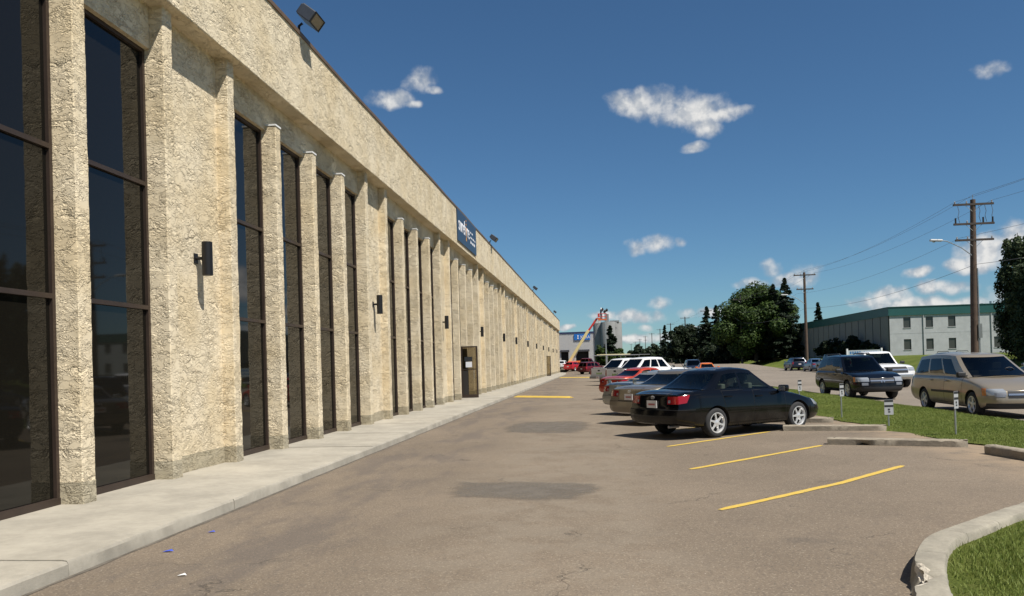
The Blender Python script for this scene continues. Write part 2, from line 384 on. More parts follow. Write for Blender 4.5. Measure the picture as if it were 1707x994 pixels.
def paint_material():
    m = bpy.data.materials.new('yellow_line_paint'); m.use_nodes = True; t = NT(m.node_tree); b = t.n['Principled BSDF']
    g = t.node('ShaderNodeNewGeometry').outputs['Position']; b.inputs['Roughness'].default_value = .75
    n = t.noise(g, 14, 5, .7); n2 = t.noise(g, 70, 3, .7)
    w = t.math('ADD', t.math('MULTIPLY', n, .6), t.math('MULTIPLY', n2, .4))
    c = t.mix(t.smooth(n, .35, .65), (.52, .345, .045), (.60, .42, .085))
    t.l.new(t.mix(t.smooth(w, .52, .66), c, (.22, .175, .11)), b.inputs['Base Color'])
    return m
M_YEL = paint_material()
for pts in ([(1.29, 8.94), (2.67, 10.32), (3.1, 10.75), (4.44, 12.32)], [(1.35, 12.27), (2.75, 13.8), (4.08, 15.27)], [(1.29, 15.54), (3.78, 18.28)], [(1.4, 18.9), (4.6, 21.9)],
            [(1.3, 22.2), (4.4, 25.2)], [(1.3, 25.6), (4.4, 28.6)], [(1.3, 28.9), (4.4, 31.9)], [(1.3, 32.2), (4.4, 35.2)], [(1.2, 35.5), (4.3, 38.5)], [(1.2, 42), (4.3, 45)], [(1.2, 52), (4.3, 55)]
            ):
    mb = MB(); ribbon(mb, pts, .105, .006); mb.build('painted_line', M_YEL, lot)
# repaired patches in the asphalt
for k, poly in enumerate(([(-2.02, 9.97), (-2.15, 10.5), (-2.07, 11.36), (-1.2, 11.3), (-.34, 11.2), (.1, 11.0), (.05, 10.2), (-.3, 9.56), (-1.1, 9.7)],
             [(-2.31, 19.3), (-2.6, 20.6), (-2.55, 22.2), (-2.2, 23.0), (-.65, 23.1), (-.1, 22.4), (-.15, 19.9), (-.54, 18.7), (-1.4, 18.8)],)):
    mb = MB(); n = len(poly); ring = []
    for i in range(n):
        a, b_ = poly[i], poly[(i + 1) % n]
        for f in (0, .25, .5, .75):
            ring.append((a[0] + f * (b_[0] - a[0]) + random.uniform(-.04, .04), a[1] + f * (b_[1] - a[1]) + random.uniform(-.06, .06), .004))
    cx = sum(p[0] for p in ring) / len(ring); cy = sum(p[1] for p in ring) / len(ring)
    inner = [(cx + (p[0] - cx) * .78, cy + (p[1] - cy) * .78, .005) for p in ring]; n = len(ring)
    mb.v = ring + inner + [(cx, cy, .005)]
    for i in range(n):
        j = (i + 1) % n; mb.f += [(i, j, n + j, n + i), (n + i, n + j, 2 * n)]; mb.m += [0, 0]
    po = mb.build('asphalt_patch', M_PATCH, lot)
    at = po.data.attributes.new('fade', 'FLOAT', 'POINT'); at.data.foreach_set('value', [0.0] * n + [.62] * n + [1.0])

# sidewalk: separate cast slabs with their own kerb edge
walk = empty('sidewalk'); tag(walk, kind='structure')
for k, y0 in enumerate(np.arange(-9.0, 133, 3.05)):
    y1 = y0 + 3.05; mb = MB(); n = 12; g = .006
    dz = random.uniform(-.004, .004)
    P = [(-6.62, .14), (-4.50, .132), (-4.452, .125), (-4.438, .10), (-4.43, -.05)]
    rows = []
    for i in range(n + 1):
        yy = y0 + g + (y1 - y0 - 2 * g) * i / n
        j = random.uniform(-.008, .008)
        rows.append([(px + (j if px > -4.5 else 0), yy, pz + (dz + random.uniform(-.004, .003) if px > -4.51 and pz > 0 else dz if pz > 0 else 0)) for px, pz in P])
    for i in range(n):
        for q in range(len(P) - 1): mb.face((rows[i][q], rows[i][q + 1], rows[i + 1][q + 1], rows[i + 1][q]))
    for e in (rows[0], rows[n]): mb.face(e + [(e[0][0], e[0][1], -.05)])
    mb.build('slab', M_CONC, walk, weld=True, smooth=25)
# gutter line of dark grit along the kerb
mb = MB()
pr = []
for y in np.arange(-9, 131, .5): pr.append((y, -4.425, -4.425 + .03 + random.uniform(0, .035)))
for a, b_ in zip(pr, pr[1:]): mb.face(((a[1], a[0], .004), (a[2], a[0], .004), (b_[2], b_[0], .004), (b_[1], b_[0], .004)))
tag(mb.build('gutter_grit', mat('gutter_grit', (.11, .095, .075), .95, var=.3, vscale=6), lot), kind='stuff')

# yellow speed bumps across the lane
for (a, b_), l in ((((-4.15, 40.4), (-1.25, 38.0)), 'yellow speed bump across the lane before the open glass door'), (((-4.2, 90.6), (-.8, 87.6)), 'yellow speed bump across the lane far along the stucco building')):
    d = Vector((b_[0] - a[0], b_[1] - a[1])); L = d.length; mb = MB(); n = 20; prof = [(-.2, 0), (-.15, .045), (-.07, .075), (.07, .075), (.15, .045), (.2, 0)]
    rows = [[(L * i / n, y * (1 if 0 < i < n else .8), z * (1 if 0 < i < n else .5) + random.uniform(-.003, .003)) for y, z in prof] for i in range(n + 1)]
    for p, q in zip(rows, rows[1:]):
        for k in range(5): mb.face((p[k], q[k], q[k + 1], p[k + 1]))
    mb.face(rows[0]); mb.face(rows[-1])
    o = mb.build('speed_bump', M_YEL, None, weld=True, fix=True, smooth=40); o.location = (a[0], a[1], .004); o.rotation_euler = (0, 0, math.atan2(d.y, d.x)); tag(o, l, 'speed bump', 'yellow speed bumps')
# ---------------------------------------------------------------- stucco warehouse
bld = empty('stucco_warehouse', (-6.3, 11, 0), 0, 'long cream stucco warehouse with tall narrow windows between projecting fins', 'building')
OFF = Vector((-6.3, 11, 0))
def bpart(mb, name, mats, parent=None, **kw):
    mb.v = [(v[0] - OFF.x, v[1] - OFF.y, v[2] - OFF.z) for v in mb.v]
    return mb.build(name, mats, parent or bld, **kw)
XF, XP, XG, XFA = -6.15, -6.36, -6.56, -6.0      # fin front, panel plane, behind glass, fascia face
ZB, ZL, ZC, ZS, ZR = .135, 6.42, 6.50, 7.05, 8.76
P = [0.75, 11.0, 21.2, 31.5, 41.8, 52.15, 60.4, 70.8, 81.2, 91.6, 102.0, 112.4, 122.8]
NFIN = [5, 5, 5, 5, 5, 4, 5, 5, 5, 5, 5, 5, 5]
P0 = P + [133.0]
FW = .25
def stucco_block(x0, x1, y0, y1, z0, z1, step, amp, front_only=True):
    """box face set (side toward -y, front +x, side +y, bottom/top) with softly uneven faces and arrises"""
    mb = MB(); nz = max(2, int((z1 - z0) / step))
    def line(a, b_): n = max(1, int(math.dist(a, b_) / step)); return [(a[0] + (b_[0] - a[0]) * i / n, a[1] + (b_[1] - a[1]) * i / n) for i in range(n)]
    c = .012
    loop = line((x0, y0), (x1 - c, y0)) + line((x1 - c, y0), (x1, y0 + c)) + line((x1, y0 + c), (x1, y1 - c)) + line((x1, y1 - c), (x1 - c, y1)) + line((x1 - c, y1), (x0, y1)) + [(x0, y1)]
    zs = [z0 + (z1 - z0) * i / nz for i in range(nz + 1)]
    cx, cy = (x0 + x1) / 2, (y0 + y1) / 2
    rr = np.random.default_rng(int(abs(x0 * 1000 + y0 * 77)) % 9999)
    g = []
    sm = rr.normal(0, 1, (nz + 1, len(loop)))
    sm = (sm + np.roll(sm, 1, 0) + np.roll(sm, -1, 0)) / 2.0
    for i, z in enumerate(zs):
        row = []
        for j, (x, y) in enumerate(loop):
            d = Vector((x - cx, y - cy)); d.normalize(); a = amp * float(sm[i, j]) if 0 < j < len(loop) - 1 else 0
            row.append((x + d.x * a, y + d.y * a, z))
        g.append(row)
    for i in range(nz):
        for j in range(len(loop) - 1): mb.face((g[i][j], g[i][j + 1], g[i + 1][j + 1], g[i + 1][j]))
    mb.face(g[-1]); mb.face(list(reversed(g[0]))); return mb
_fin_cache = {}
def fin_mesh(kind, near, var):
    k = (kind, near, var)
    if k not in _fin_cache:
        top = ZC if kind == 'mid' else ZS + .02
        st = .06 if near else .35; am = .0035 if near else .0
        m1 = stucco_block(XG + var * 1e-4, XF, 0, FW, ZB + .27, top, st, am)
        m1.v = [(v[0] - XF, v[1], v[2]) for v in m1.v]
        a = m1.mesh('fin', M_STUCCO, weld=True, smooth=30)
        m2 = stucco_block(XG + var * 1e-4, XF + .006, -.006, FW + .006, ZB - .03, ZB + .27, st if near else .2, am)
        m2.v = [(v[0] - XF, v[1], v[2]) for v in m2.v]
        b_ = m2.mesh('fin_base', M_BASE, weld=True, smooth=30)
        c = None
        if kind == 'mid':
            m3 = MB().box(XP + .004 - XF, .012, -.010, FW + .010, ZC - .005, ZC + .028); c = m3.mesh('fin_cap', M_WHITE)
        _fin_cache[k] = (a, b_, c)
    return _fin_cache[k]
def fin(y, kind, idx):
    a, b_, c = fin_mesh(kind, y < 34, idx % 3)
    o = place('fin', a, bld, Vector((XF, y, 0)) - OFF); place('fin_base', b_, o)
    if c: place('fin_cap', c, o)
def window(y0, y1, near):
    f = MB(); xb, xf = -6.535, -6.44; w = .055
    f.box(xb, xf, y0, y0 + w, ZB + .09, ZL); f.box(xb, xf, y1 - w, y1, ZB + .09, ZL)
    f.box(xb, xf, y0 + w, y1 - w, ZL - w, ZL); f.box(xb, xf + .01, y0, y1, ZB, ZB + .09)
    for z in (2.64, 4.44): f.box(xb, xf, y0 + w, y1 - w, z - .03, z + .03)
    fo = bpart(f, 'window', M_BRONZE)
    zz = [ZB + .09, 2.61, 2.67, 4.41, 4.47, ZL - w]
    for k in range(3):
        p = MB(); p.box(-6.505, -6.485, y0 + w - .004, y1 - w + .004, zz[2 * k] - .004, zz[2 * k + 1] + .004)
        bpart(p, 'pane', M_GLASS, fo)
def sub_fix(): pass
fi = 0; SCONCES = []
for b in range(len(P)):
    ya = P[b]; yb = P0[b + 1]; nseg = NFIN[b]; gp = (yb - ya) / nseg; near = ya < 60
    fin(ya, 'full', fi); fi += 1
    # blank panel
    pm = stucco_block(XG, XP, ya + FW - .01, ya + gp + .01, ZB + .27, ZS + .01, .25 if near else .8, .0015 if near else 0); bpart(pm, 'wall_panel', M_STUCCO, smooth=30)
    pm = stucco_block(XG, XP + .006, ya + FW, ya + gp, ZB - .03, ZB + .27, .25, 0); bpart(pm, 'panel_base', M_BASE, smooth=30)
    fin(ya + gp, 'full', fi); fi += 1
    SCONCES.append((ya + FW + ya + gp) / 2)
    for k in range(2, nseg): fin(ya + k * gp, 'mid', fi); fi += 1
    # lintel over the four lights
    l0, l1 = ya + gp + FW, yb
    lm = stucco_block(XG, XP, l0 - .01, min(l1, 133.1) + .01, ZL, ZS + .01, .25 if near else 1.0, .0015 if near else 0); bpart(lm, 'lintel', M_STUCCO, smooth=30)
    for k in range(1, nseg):
        w0, w1 = ya + k * gp + FW, ya + (k + 1) * gp
        if b == 3 - 0 and False: continue
        window(w0 + .004, w1 - .004, near)
fin(133.0 - FW * 0, 'full', fi)
# wall stretch behind the camera, so reflections go on
bb = MB().box(-6.56, -6.36, -9.5, .75, ZB - .1, ZS); bpart(bb, 'wall_panel', M_STUCCO)
# fascia, soffit, coping, roof and the body behind
fm = MB(); ys = list(np.arange(-9.5, 60, .5)) + list(np.arange(60, 133.4, 4)) + [133.45]
sec = [(-6.56, ZS), (XFA - .012, ZS), (XFA, ZS + .012), (XFA, 7.6), (XFA, 8.2), (XFA, ZR - .06)]
rows = []
for y in ys:
    j = [random.uniform(-.004, .004) for _ in sec] if y < 60 else [0] * 6
    rows.append([(x + (0 if i in (0, 5) else j[i]), y, z + (j[i] if i in (1, 2) else 0)) for i, (x, z) in enumerate(sec)])
for a, b_ in zip(rows, rows[1:]):
    for q in range(len(sec) - 1): fm.face((a[q], a[q + 1], b_[q + 1], b_[q]))
fm.face([(*p,) for p in rows[-1]] + [(-6.56, 133.45, ZR - .06)])
bpart(fm, 'fascia', M_STUCCO, weld=True, smooth=35)
cm = MB(); ys2 = list(np.arange(-9.5, 133.5, 1.5)); rows = []
for y in ys2:
    w = .012 * math.sin(y * .9) + random.uniform(-.006, .006)
    rows.append([(-6.62, y, ZR - .07), (XFA + .028, y, ZR - .07 + w * .4), (XFA + .03, y, ZR + .005 + w), (-6.62, y, ZR + .03 + w)])
for a, b_ in zip(rows, rows[1:]):
    for q in range(4): cm.face((a[q], a[(q + 1) % 4], b_[(q + 1) % 4], b_[q]))
cm.face(rows[-1]); bpart(cm, 'coping', M_COPING, weld=True)
bpart(MB().box(-46, -6.57, -9.5, 133.3, -.2, 8.66), 'main_wall', M_STUCCO)
bpart(MB().box(-45.8, -6.65, -9.3, 133.1, 8.664, 8.70), 'roof', mat('roof_membrane', (.18, .18, .18), .9))

# entrance door standing open, with its transom panel filled in
def open_door(y, label, zt=2.60, paper=True):
    d = empty('glass_door', (-6.44, y, ZB), 0, label, 'door')
    w = .80; t = .022
    f = MB(); h = zt - ZB
    f.box(0, .07, -t, t, 0.012, h); f.box(w - .075, w, -t, t, .012, h)
    f.box(.07, w - .075, -t, t, h - .06, h); f.box(.07, w - .075, -t, t, .012, .16); f.box(.07, w - .075, -t, t, 1.34, 1.39)
    f.build('door_frame', M_BRONZE, d)
    gm = bpy.data.materials.get('clear_door_glass') or door_glass()
    MB().box(.07, w - .075, -.004, .004, .16, 1.34).build('pane', gm, d); MB().box(.07, w - .075, -.004, .004, 1.39, h - .06).build('pane', gm, d)
    b = MB().tube([(.62, -.05, .9), (.62, -.07, .95), (.62, -.07, 1.25), (.62, -.05, 1.3)], .012, 6); b.build('handle', mat('steel', (.45, .45, .45), .35, .9), d)
    if paper:
        MB().box(.22, .52, -.010, -.006, 1.46, 1.72).build('notice', mat('paper', (.72, .72, .75), .8), d)
        MB().box(.16, .54, -.010, -.006, 1.75, 1.96).build('poster', mat('poster_black', (.02, .022, .025), .6), d)
        MB().box(.075, .33, -.012, -.006, .03, 1.30).build('dark_panel', mat('dark_kick_panel', (.03, .026, .022), .5), d)
    return d
def door_glass():
    m = bpy.data.materials.new('clear_door_glass'); m.use_nodes = True; t = NT(m.node_tree); t.n.remove(t.n['Principled BSDF'])
    tr = t.node('ShaderNodeBsdfTransparent'); tr.inputs[0].default_value = (.62, .58, .50, 1); gl = t.node('ShaderNodeBsdfGlossy'); gl.inputs['Roughness'].default_value = .02
    fr = t.node('ShaderNodeFresnel'); fr.inputs[0].default_value = 1.5; mx = t.node('ShaderNodeMixShader')
    t.l.new(fr.outputs[0], mx.inputs[0]); t.l.new(tr.outputs[0], mx.inputs[1]); t.l.new(gl.outputs[0], mx.inputs[2]); t.l.new(mx.outputs[0], t.n['Material Output'].inputs[0])
    return m
open_door(37.62, 'brown framed glass door standing open with a white notice, below the blue sign')
open_door(98.0, 'brown framed glass door standing open far along the stucco wall, without a notice', paper=False)

# sconces
def sconce_proto():
    c = MB().lathe([(0, -.27), (.078, -.27), (.083, -.265), (.083, .265), (.078, .27), (.06, .27), (.055, .2), (0, .2)], 24).mesh('cylinder_shade', M_BLACK, smooth=40)
    p = MB().box(-.20, -.185, -.06, .06, -.07, .09).mesh('back_plate', M_BLACK); a = MB().tube([(-.19, 0, .01), (-.07, 0, .01)], .028, 10).mesh('arm', M_BLACK, smooth=True)
    return c, p, a
SC = sconce_proto()
ordn = ['', 'next along from the nearest open door side']
nth = ['first', 'second', 'third', 'fourth', 'fifth', 'sixth', 'seventh', 'eighth', 'ninth', 'tenth', 'eleventh', 'twelfth', 'thirteenth']
for k, y in enumerate(SCONCES):
    if k == 0: continue
    o = empty('wall_sconce', (XP + .20, y + .05, 3.50), 0, 'black cylinder wall sconce, %s in the row walking up to the far end' % nth[k - 1], 'wall lamp', 'black sconces along the stucco wall')
    place('lamp_shade', SC[0], o); place('back_plate', SC[1], o); place('arm', SC[2], o)

# roof-edge floodlights
M_FLH = mat('flood_housing', (.075, .08, .09), .45, .5, var=.1); M_FLG = mat('flood_glass', (.23, .19, .13), .25)
def flood(y, label):
    o = empty('floodlight', (XFA - .05, y, ZR + .02), 0, label, 'floodlight', 'floodlights along the roof edge')
    MB().tube([(0, 0, -.02), (0, 0, .16), (.08, 0, .22)], .03, 8).build('bracket', M_BLACK, o)
    MB().box(-.07, .07, -.07, .07, -.02, .0).build('foot', M_BLACK, o)
    h = MB(); h.v = []
    b = bmesh.new()
    hb = MB().box(-.17, .17, -.27, .27, -.13, .13); hb.box(-.26, -.171, -.16, .16, -.10, .12)
    h_o = hb.build('housing', M_FLH, o); bevel(h_o, .02, 2)
    h_o.location = (.26, 0, .33); h_o.rotation_euler = (0, math.radians(38), 0)
    g = MB().box(.171, .178, -.235, .235, -.105, .105); go = g.build('lens', M_FLG, h_o)
    r = MB(); r.box(.171, .19, -.27, .27, .105, .13); r.box(.171, .19, -.27, .27, -.13, -.105); r.box(.171, .19, -.27, -.235, -.105, .105); r.box(.171, .19, .235, .27, -.105, .105); r.build('bezel', M_BLACK, h_o)
    return o
for y, l in ((16.25, 'boxy floodlight on the roof edge above the tall window bays before the blue sign'), (46.5, 'boxy floodlight on the roof edge just past the blue sign'), (78.2, 'boxy floodlight on the roof edge midway between the blue sign and the far end'), (115.4, 'boxy floodlight on the roof edge close to the far end of the stucco building')): flood(y, l)

# fascia sign
def text_mesh(txt, size, m, ext=.004, align='LEFT', xs=1.0, sp=1.0):
    c = bpy.data.curves.new('t', 'FONT'); c.body = txt; c.size = size; c.extrude = ext; c.align_x = align; c.space_character = sp
    o = bpy.data.objects.new('t', c); C.objects.link(o); bpy.context.view_layer.update()
    me = bpy.data.meshes.new_from_object(o.evaluated_get(bpy.context.evaluated_depsgraph_get())); bpy.data.objects.remove(o)
    me.materials.clear(); me.materials.append(m)
    if xs != 1.0:
        for v in me.vertices: v.co.x *= xs
    return me
sg = empty('fascia_sign', (XFA + .03, 34.85, 7.26), 0, 'navy blue fascia sign with white and orange lettering on the stucco roof band', 'sign')
so = MB().box(-.022, .022, 0, 5.45, 0, 1.41).build('panel', mat('navy_sign', (.022, .045, .085), .4), sg)
M_SW = mat('sign_white', (.8, .8, .82), .5); M_SO = mat('sign_orange', (.75, .34, .06), .5)
RT = (PI / 2, 0, PI / 2)
for txt, yy, mm in (('sure', .22, M_SW), ('h', 1.78, M_SW), ('i', 2.22, M_SO), ('re', 2.46, M_SW)):
    place('lettering', text_mesh(txt, .95, mm, .006), so, (.026, yy, .50), RT)
flame = MB(); flame.box(.024, .032, 2.24, 2.40, .28, .46); flame.box(.024, .032, 2.27, 2.37, 1.2, 1.28); flame.build('lettering', M_SO, so)
for r_, (zz, h, ws) in enumerate(((.86, .085, (.35, .42)), (.62, .085, (.62, .5, .3)), (.36, .14, (.42, .36, .5)))):
    yy = 3.55
    mb = MB()
    for w in ws:
        n = int(w / .09)
        for q in range(n): mb.box(.024, .030, yy + q * .09, yy + q * .09 + .062, zz, zz + h * random.choice((.75, .75, 1.0)))
        yy += w + .10
    mb.build('small_lettering', M_SW, so)
# ---------------------------------------------------------------- vehicles
def paint(name, col, metal=.0, rough=.28, coat=.45):
    if name in MATS: return MATS[name]
    m = bpy.data.materials.new(name); m.use_nodes = True; t = NT(m.node_tree); b = t.n['Principled BSDF']
    g = t.node('ShaderNodeNewGeometry').outputs['Position']; x, y, z = t.sep(g)
    b.inputs['Metallic'].default_value = metal; b.inputs['Coat Weight'].default_value = coat; b.inputs['Coat Roughness'].default_value = .05; b.inputs['Specular IOR Level'].default_value = .35
    n = t.noise(g, 2.5, 4, .6)
    # road dust low on the panels
    dust = t.math('MULTIPLY', t.smooth(z, .75, .12), t.smooth(n, .3, .65))
    t.l.new(t.mix(t.math('MULTIPLY', dust, .12), col, (.16, .14, .11)), b.inputs['Base Color'])
    t.l.new(t.math('ADD', t.math('MULTIPLY', dust, .3), rough), b.inputs['Roughness'])
    MATS[name] = m; return m
def car_glass(name, tint):
    if name in MATS: return MATS[name]
    m = bpy.data.materials.new(name); m.use_nodes = True; t = NT(m.node_tree); t.n.remove(t.n['Principled BSDF'])
    tr = t.node('ShaderNodeBsdfTransparent'); tr.inputs[0].default_value = (*tint, 1); gl = t.node('ShaderNodeBsdfGlossy'); gl.inputs['Roughness'].default_value = .015
    fr = t.node('ShaderNodeFresnel'); fr.inputs[0].default_value = 1.42; mx = t.node('ShaderNodeMixShader')
    t.l.new(fr.outputs[0], mx.inputs[0]); t.l.new(tr.outputs[0], mx.inputs[1]); t.l.new(gl.outputs[0], mx.inputs[2]); t.l.new(mx.outputs[0], t.n['Material Output'].inputs[0])
    MATS[name] = m; return m
M_TYRE = mat('tyre_rubber', (.022, .022, .023), .85, var=.2, vscale=9)
M_ALLOY = mat('alloy_wheel', (.66, .66, .66), .3, .5); M_STEELW = mat('grey_wheel', (.30, .30, .31), .4, .6)
M_CHROME = mat('chrome', (.6, .6, .6), .22, .8); M_TRIM = mat('black_plastic', (.02, .02, .021), .6)
M_RED = mat('red_lamp', (.27, .007, .009), .15, coat=.6); M_LAMP = mat('clear_lamp', (.36, .38, .40), .12, .3, coat=.6)
M_AMBER = mat('amber_lamp', (.65, .20, .03), .2, coat=.5); M_PLATE = mat('plate_white', (.66, .63, .62), .5); M_PLATER = mat('plate_red', (.42, .13, .12), .5)
M_SEAM = mat('panel_gap', (.004, .004, .004), .9); M_WELL = mat('wheel_well', (.008, .008, .008), .95); M_SEAT = mat('seat_cloth', (.13, .12, .105), .9); M_BADGE = mat('badge_gold', (.6, .42, .1), .25, .8)
M_UNDER = mat('underbody', (.012, .012, .012), .9)

def smooth_interp(pts, x, k=5):
    xs = np.array([p[0] for p in pts], float); zs = np.array([p[1] for p in pts], float)
    o = np.argsort(xs); xs, zs = xs[o], zs[o]
    w = .07; acc = 0
    offs = np.linspace(-1, 1, 9); wt = (1 - offs ** 2) + 1e-3
    for q, ww in zip(offs, wt): acc = acc + ww * np.interp(np.asarray(x) + q * w, xs, zs)
    return acc / wt.sum()

class Car:
    def __init__(s, sp, parent):
        s.sp = sp; s.p = parent; s.mats = sp['paint']; s.build()
    def halfw(s, x):
        sp = s.sp; L2 = sp['L'] / 2; c = sp.get('corner', .5); e = np.minimum(L2 - x, x + L2)
        sh = np.where(x > 0, sp.get('wf', .17), sp.get('wr', .12))
        k = np.clip(1 - e / c, 0, 1)
        return sp['W'] / 2 - sh * k ** 2.2
    def build(s):
        sp = s.sp; L = sp['L']; L2 = L / 2; W2 = sp['W'] / 2; far = sp.get('lod', 0)
        nu = 54 if not far else 30
        u = np.linspace(0, 1, nu); u = .5 - .5 * np.cos(u * PI) * (1 - .25 * np.sin(u * PI) ** 2) ; u = np.unique(np.clip(u, 0, 1))
        fz = np.array([0, 0, .05, .16, .32, .47, .56, .66, .78, .88, .95, 1.0]); fw = np.array([0, .84, .93, .972, .99, 1.0, .998, .985, .972, .958, .94, .90])
        if 'fw' in sp: fw = np.array(sp['fw'])
        crown = [(.78, .45), (.5, .8), (.25, .95), (0, 1.0)]
        rp, fp = sp['rear_prof'], sp['front_prof']
        rings = []
        for uu in u:
            xm = -L2 + uu * L
            zs = float(smooth_interp(sp['top'], xm)); zb = float(np.interp(xm, [p[0] for p in sp['bottom']], [p[1] for p in sp['bottom']]))
            cr = float(np.interp(xm, [p[0] for p in sp['crown']], [p[1] for p in sp['crown']]))
            w = float(s.halfw(np.array(xm)))
            half = [(w * a, zb + (zs - zb) * b) for a, b in zip(fw, fz)] + [(w * .9 * a / .9, zs + cr * b) for a, b in crown]
            pts = []
            for (y, z) in half:
                xr = -L2 + float(np.interp(z, [p[0] for p in rp], [p[1] for p in rp])); xf = L2 - float(np.interp(z, [p[0] for p in fp], [p[1] for p in fp]))
                pts.append((xr + uu * (xf - xr), y, z))
            rings.append(pts)
        K = len(rings[0]); mb = MB()
        def full(r): return r + [(x, -y, z) for (x, y, z) in reversed(r[1:-1])]
        R_ = [full(r) for r in rings]; n = len(R_[0])
        for r in R_: mb.v += r
        for i in range(len(R_) - 1):
            for j in range(n): mb.f.append((i * n + j, i * n + (j + 1) % n, (i + 1) * n + (j + 1) % n, (i + 1) * n + j)); mb.m.append(0)
        ncol = 10
        for r, sg, bul in ((rings[0], -1, sp.get('bulge_r', .06)), (rings[-1], 1, sp.get('bulge_f', .12))):
            rows = [[(x + sg * bul * (1 - f * f) * (1 if 0 < k < K - 1 else 1), y * f, z) for f in np.linspace(1, -1, ncol + 1)] for k, (x, y, z) in enumerate(r)]
            rows[0] = [(r[0][0], 0, r[0][2])] * (ncol + 1); rows[-1] = [(r[-1][0] , 0, r[-1][2])] * (ncol + 1)
            for k in range(K - 1):
                for q in range(ncol):
                    a, b, c, d = rows[k][q], rows[k][q + 1], rows[k + 1][q + 1], rows[k + 1][q]
                    ring = [a]
                    for p in (b, c, d):
                        if math.dist(p, ring[-1]) > 1e-5 and math.dist(p, ring[0]) > 1e-5: ring.append(p)
                    if len(ring) >= 3: mb.face(ring)
        me = mb.mesh('body', [s.mats, M_WELL, M_UNDER], weld=True)
        # wheel arches (and the pickup bed) are cut out of the shell
        cut = MB(); R = sp['R']; s.ax = (-sp['wb'] / 2 + sp.get('axo', 0), sp['wb'] / 2 + sp.get('axo', 0))
        for xa in s.ax:
            for sg in (-1, 1):
                n = 28; i0 = len(cut.v); ra = R + sp.get('gap', .05); y0 = sg * (W2 - .26); y1 = sg * (W2 + .2)
                for yy in (y0, y1):
                    for j in range(n): an = 2 * PI * j / n; cut.v.append((xa + ra * math.cos(an), yy, R + ra * math.sin(an) * (1.0)))
                for j in range(n): cut.f.append((i0 + j, i0 + (j + 1) % n, i0 + n + (j + 1) % n, i0 + n + j)); cut.m.append(1)
                cut.f.append(tuple(i0 + j for j in range(n))); cut.m.append(1); cut.f.append(tuple(i0 + n + j for j in reversed(range(n)))); cut.m.append(1)
        if 'bed' in sp:
            x0, x1, wy, z0 = sp['bed']; cut.box(x0, x1, -wy, wy, z0, 3.0, 2)
        cme = cut.mesh('c', [s.mats, M_WELL, M_UNDER], fix=True)
        bo = bpy.data.objects.new('tmpb', me); co = bpy.data.objects.new('tmpc', cme); C.objects.link(bo); C.objects.link(co)
        md = bo.modifiers.new('b', 'BOOLEAN'); md.operation = 'DIFFERENCE'; md.object = co; md.solver = 'EXACT'
        bpy.context.view_layer.update()
        em = bpy.data.meshes.new_from_object(bo.evaluated_get(bpy.context.evaluated_depsgraph_get()))
        bpy.data.objects.remove(bo); bpy.data.objects.remove(co)
        s.bm = bmesh.new(); s.bm.from_mesh(em)
        bmesh.ops.delete(s.bm, geom=[f for f in s.bm.faces if f.material_index != 0], context='FACES')
        em.name = 'body'; s.smooth(em, 32)
        s.body = link(bpy.data.objects.new('body', em), s.p)
        s.greenhouse(); s.wheels(); s.details()
        s.bm.free()
    def smooth(s, me, a=35):
        me.polygons.foreach_set('use_smooth', [True] * len(me.polygons)); me.set_sharp_from_angle(angle=math.radians(a)); me.update()
    def patch(s, name, planes, off, m, parent=None, keep_name=None):
        """piece of the shell inside the given half spaces, lifted off by 'off'"""
        b = s.bm.copy()
        for co, no in planes:
            bmesh.ops.bisect_plane(b, geom=b.verts[:] + b.edges[:] + b.faces[:], plane_co=co, plane_no=no, clear_outer=True)
        if not b.faces: b.free(); return None
        bmesh.ops.remove_doubles(b, verts=b.verts, dist=1e-4)
        b.normal_update()
        for v in b.verts: v.co += v.normal * off
        me = bpy.data.meshes.new(name); 
        for f in b.faces: f.material_index = 0
        b.to_mesh(me); b.free(); me.materials.clear(); me.materials.append(m); s.smooth(me, 50)
        return link(bpy.data.objects.new(name, me), parent or s.p)
    def boxpatch(s, name, x, y, z, off, m, parent=None, extra=()):
        pl = []
        if x: pl += [((x[0], 0, 0), (-1, 0, 0)), ((x[1], 0, 0), (1, 0, 0))]
        if y: pl += [((0, y[0], 0), (0, -1, 0)), ((0, y[1], 0), (0, 1, 0))]
        if z: pl += [((0, 0, z[0]), (0, 0, -1)), ((0, 0, z[1]), (0, 0, 1))]
        return s.patch(name, pl + list(extra), off, m, parent)
    def greenhouse(s):
        sp = s.sp; g = sp['gh']; xa, xat, xct, xc = g['xa'], g['xat'], g['xct'], g['xc']; zr = sp['H']; wb, wr = g['wb'], g['wr']
        bow, bowr = g.get('bow', .16), g.get('bowr', .08); lev = [0, .05, .12, .35, .6, .83, .93, 1.0]
        if 'lev' in g: lev = g['lev']
        nl = len(lev); ws0, ws1 = 1, 6; sd0, sd1 = 2, 5
        sside = [0]; wins = []
        for (a, b) in g['win']:
            i = len(sside); sside += [a, (a + b) / 2, b]; wins.append((i, i + 2))
        sside.append(1.0)
        yf = [0, .3, .6, .86]
        cols = [('f', y) for y in yf] + [('s', q) for q in sside] + [('r', y) for y in reversed(yf)]
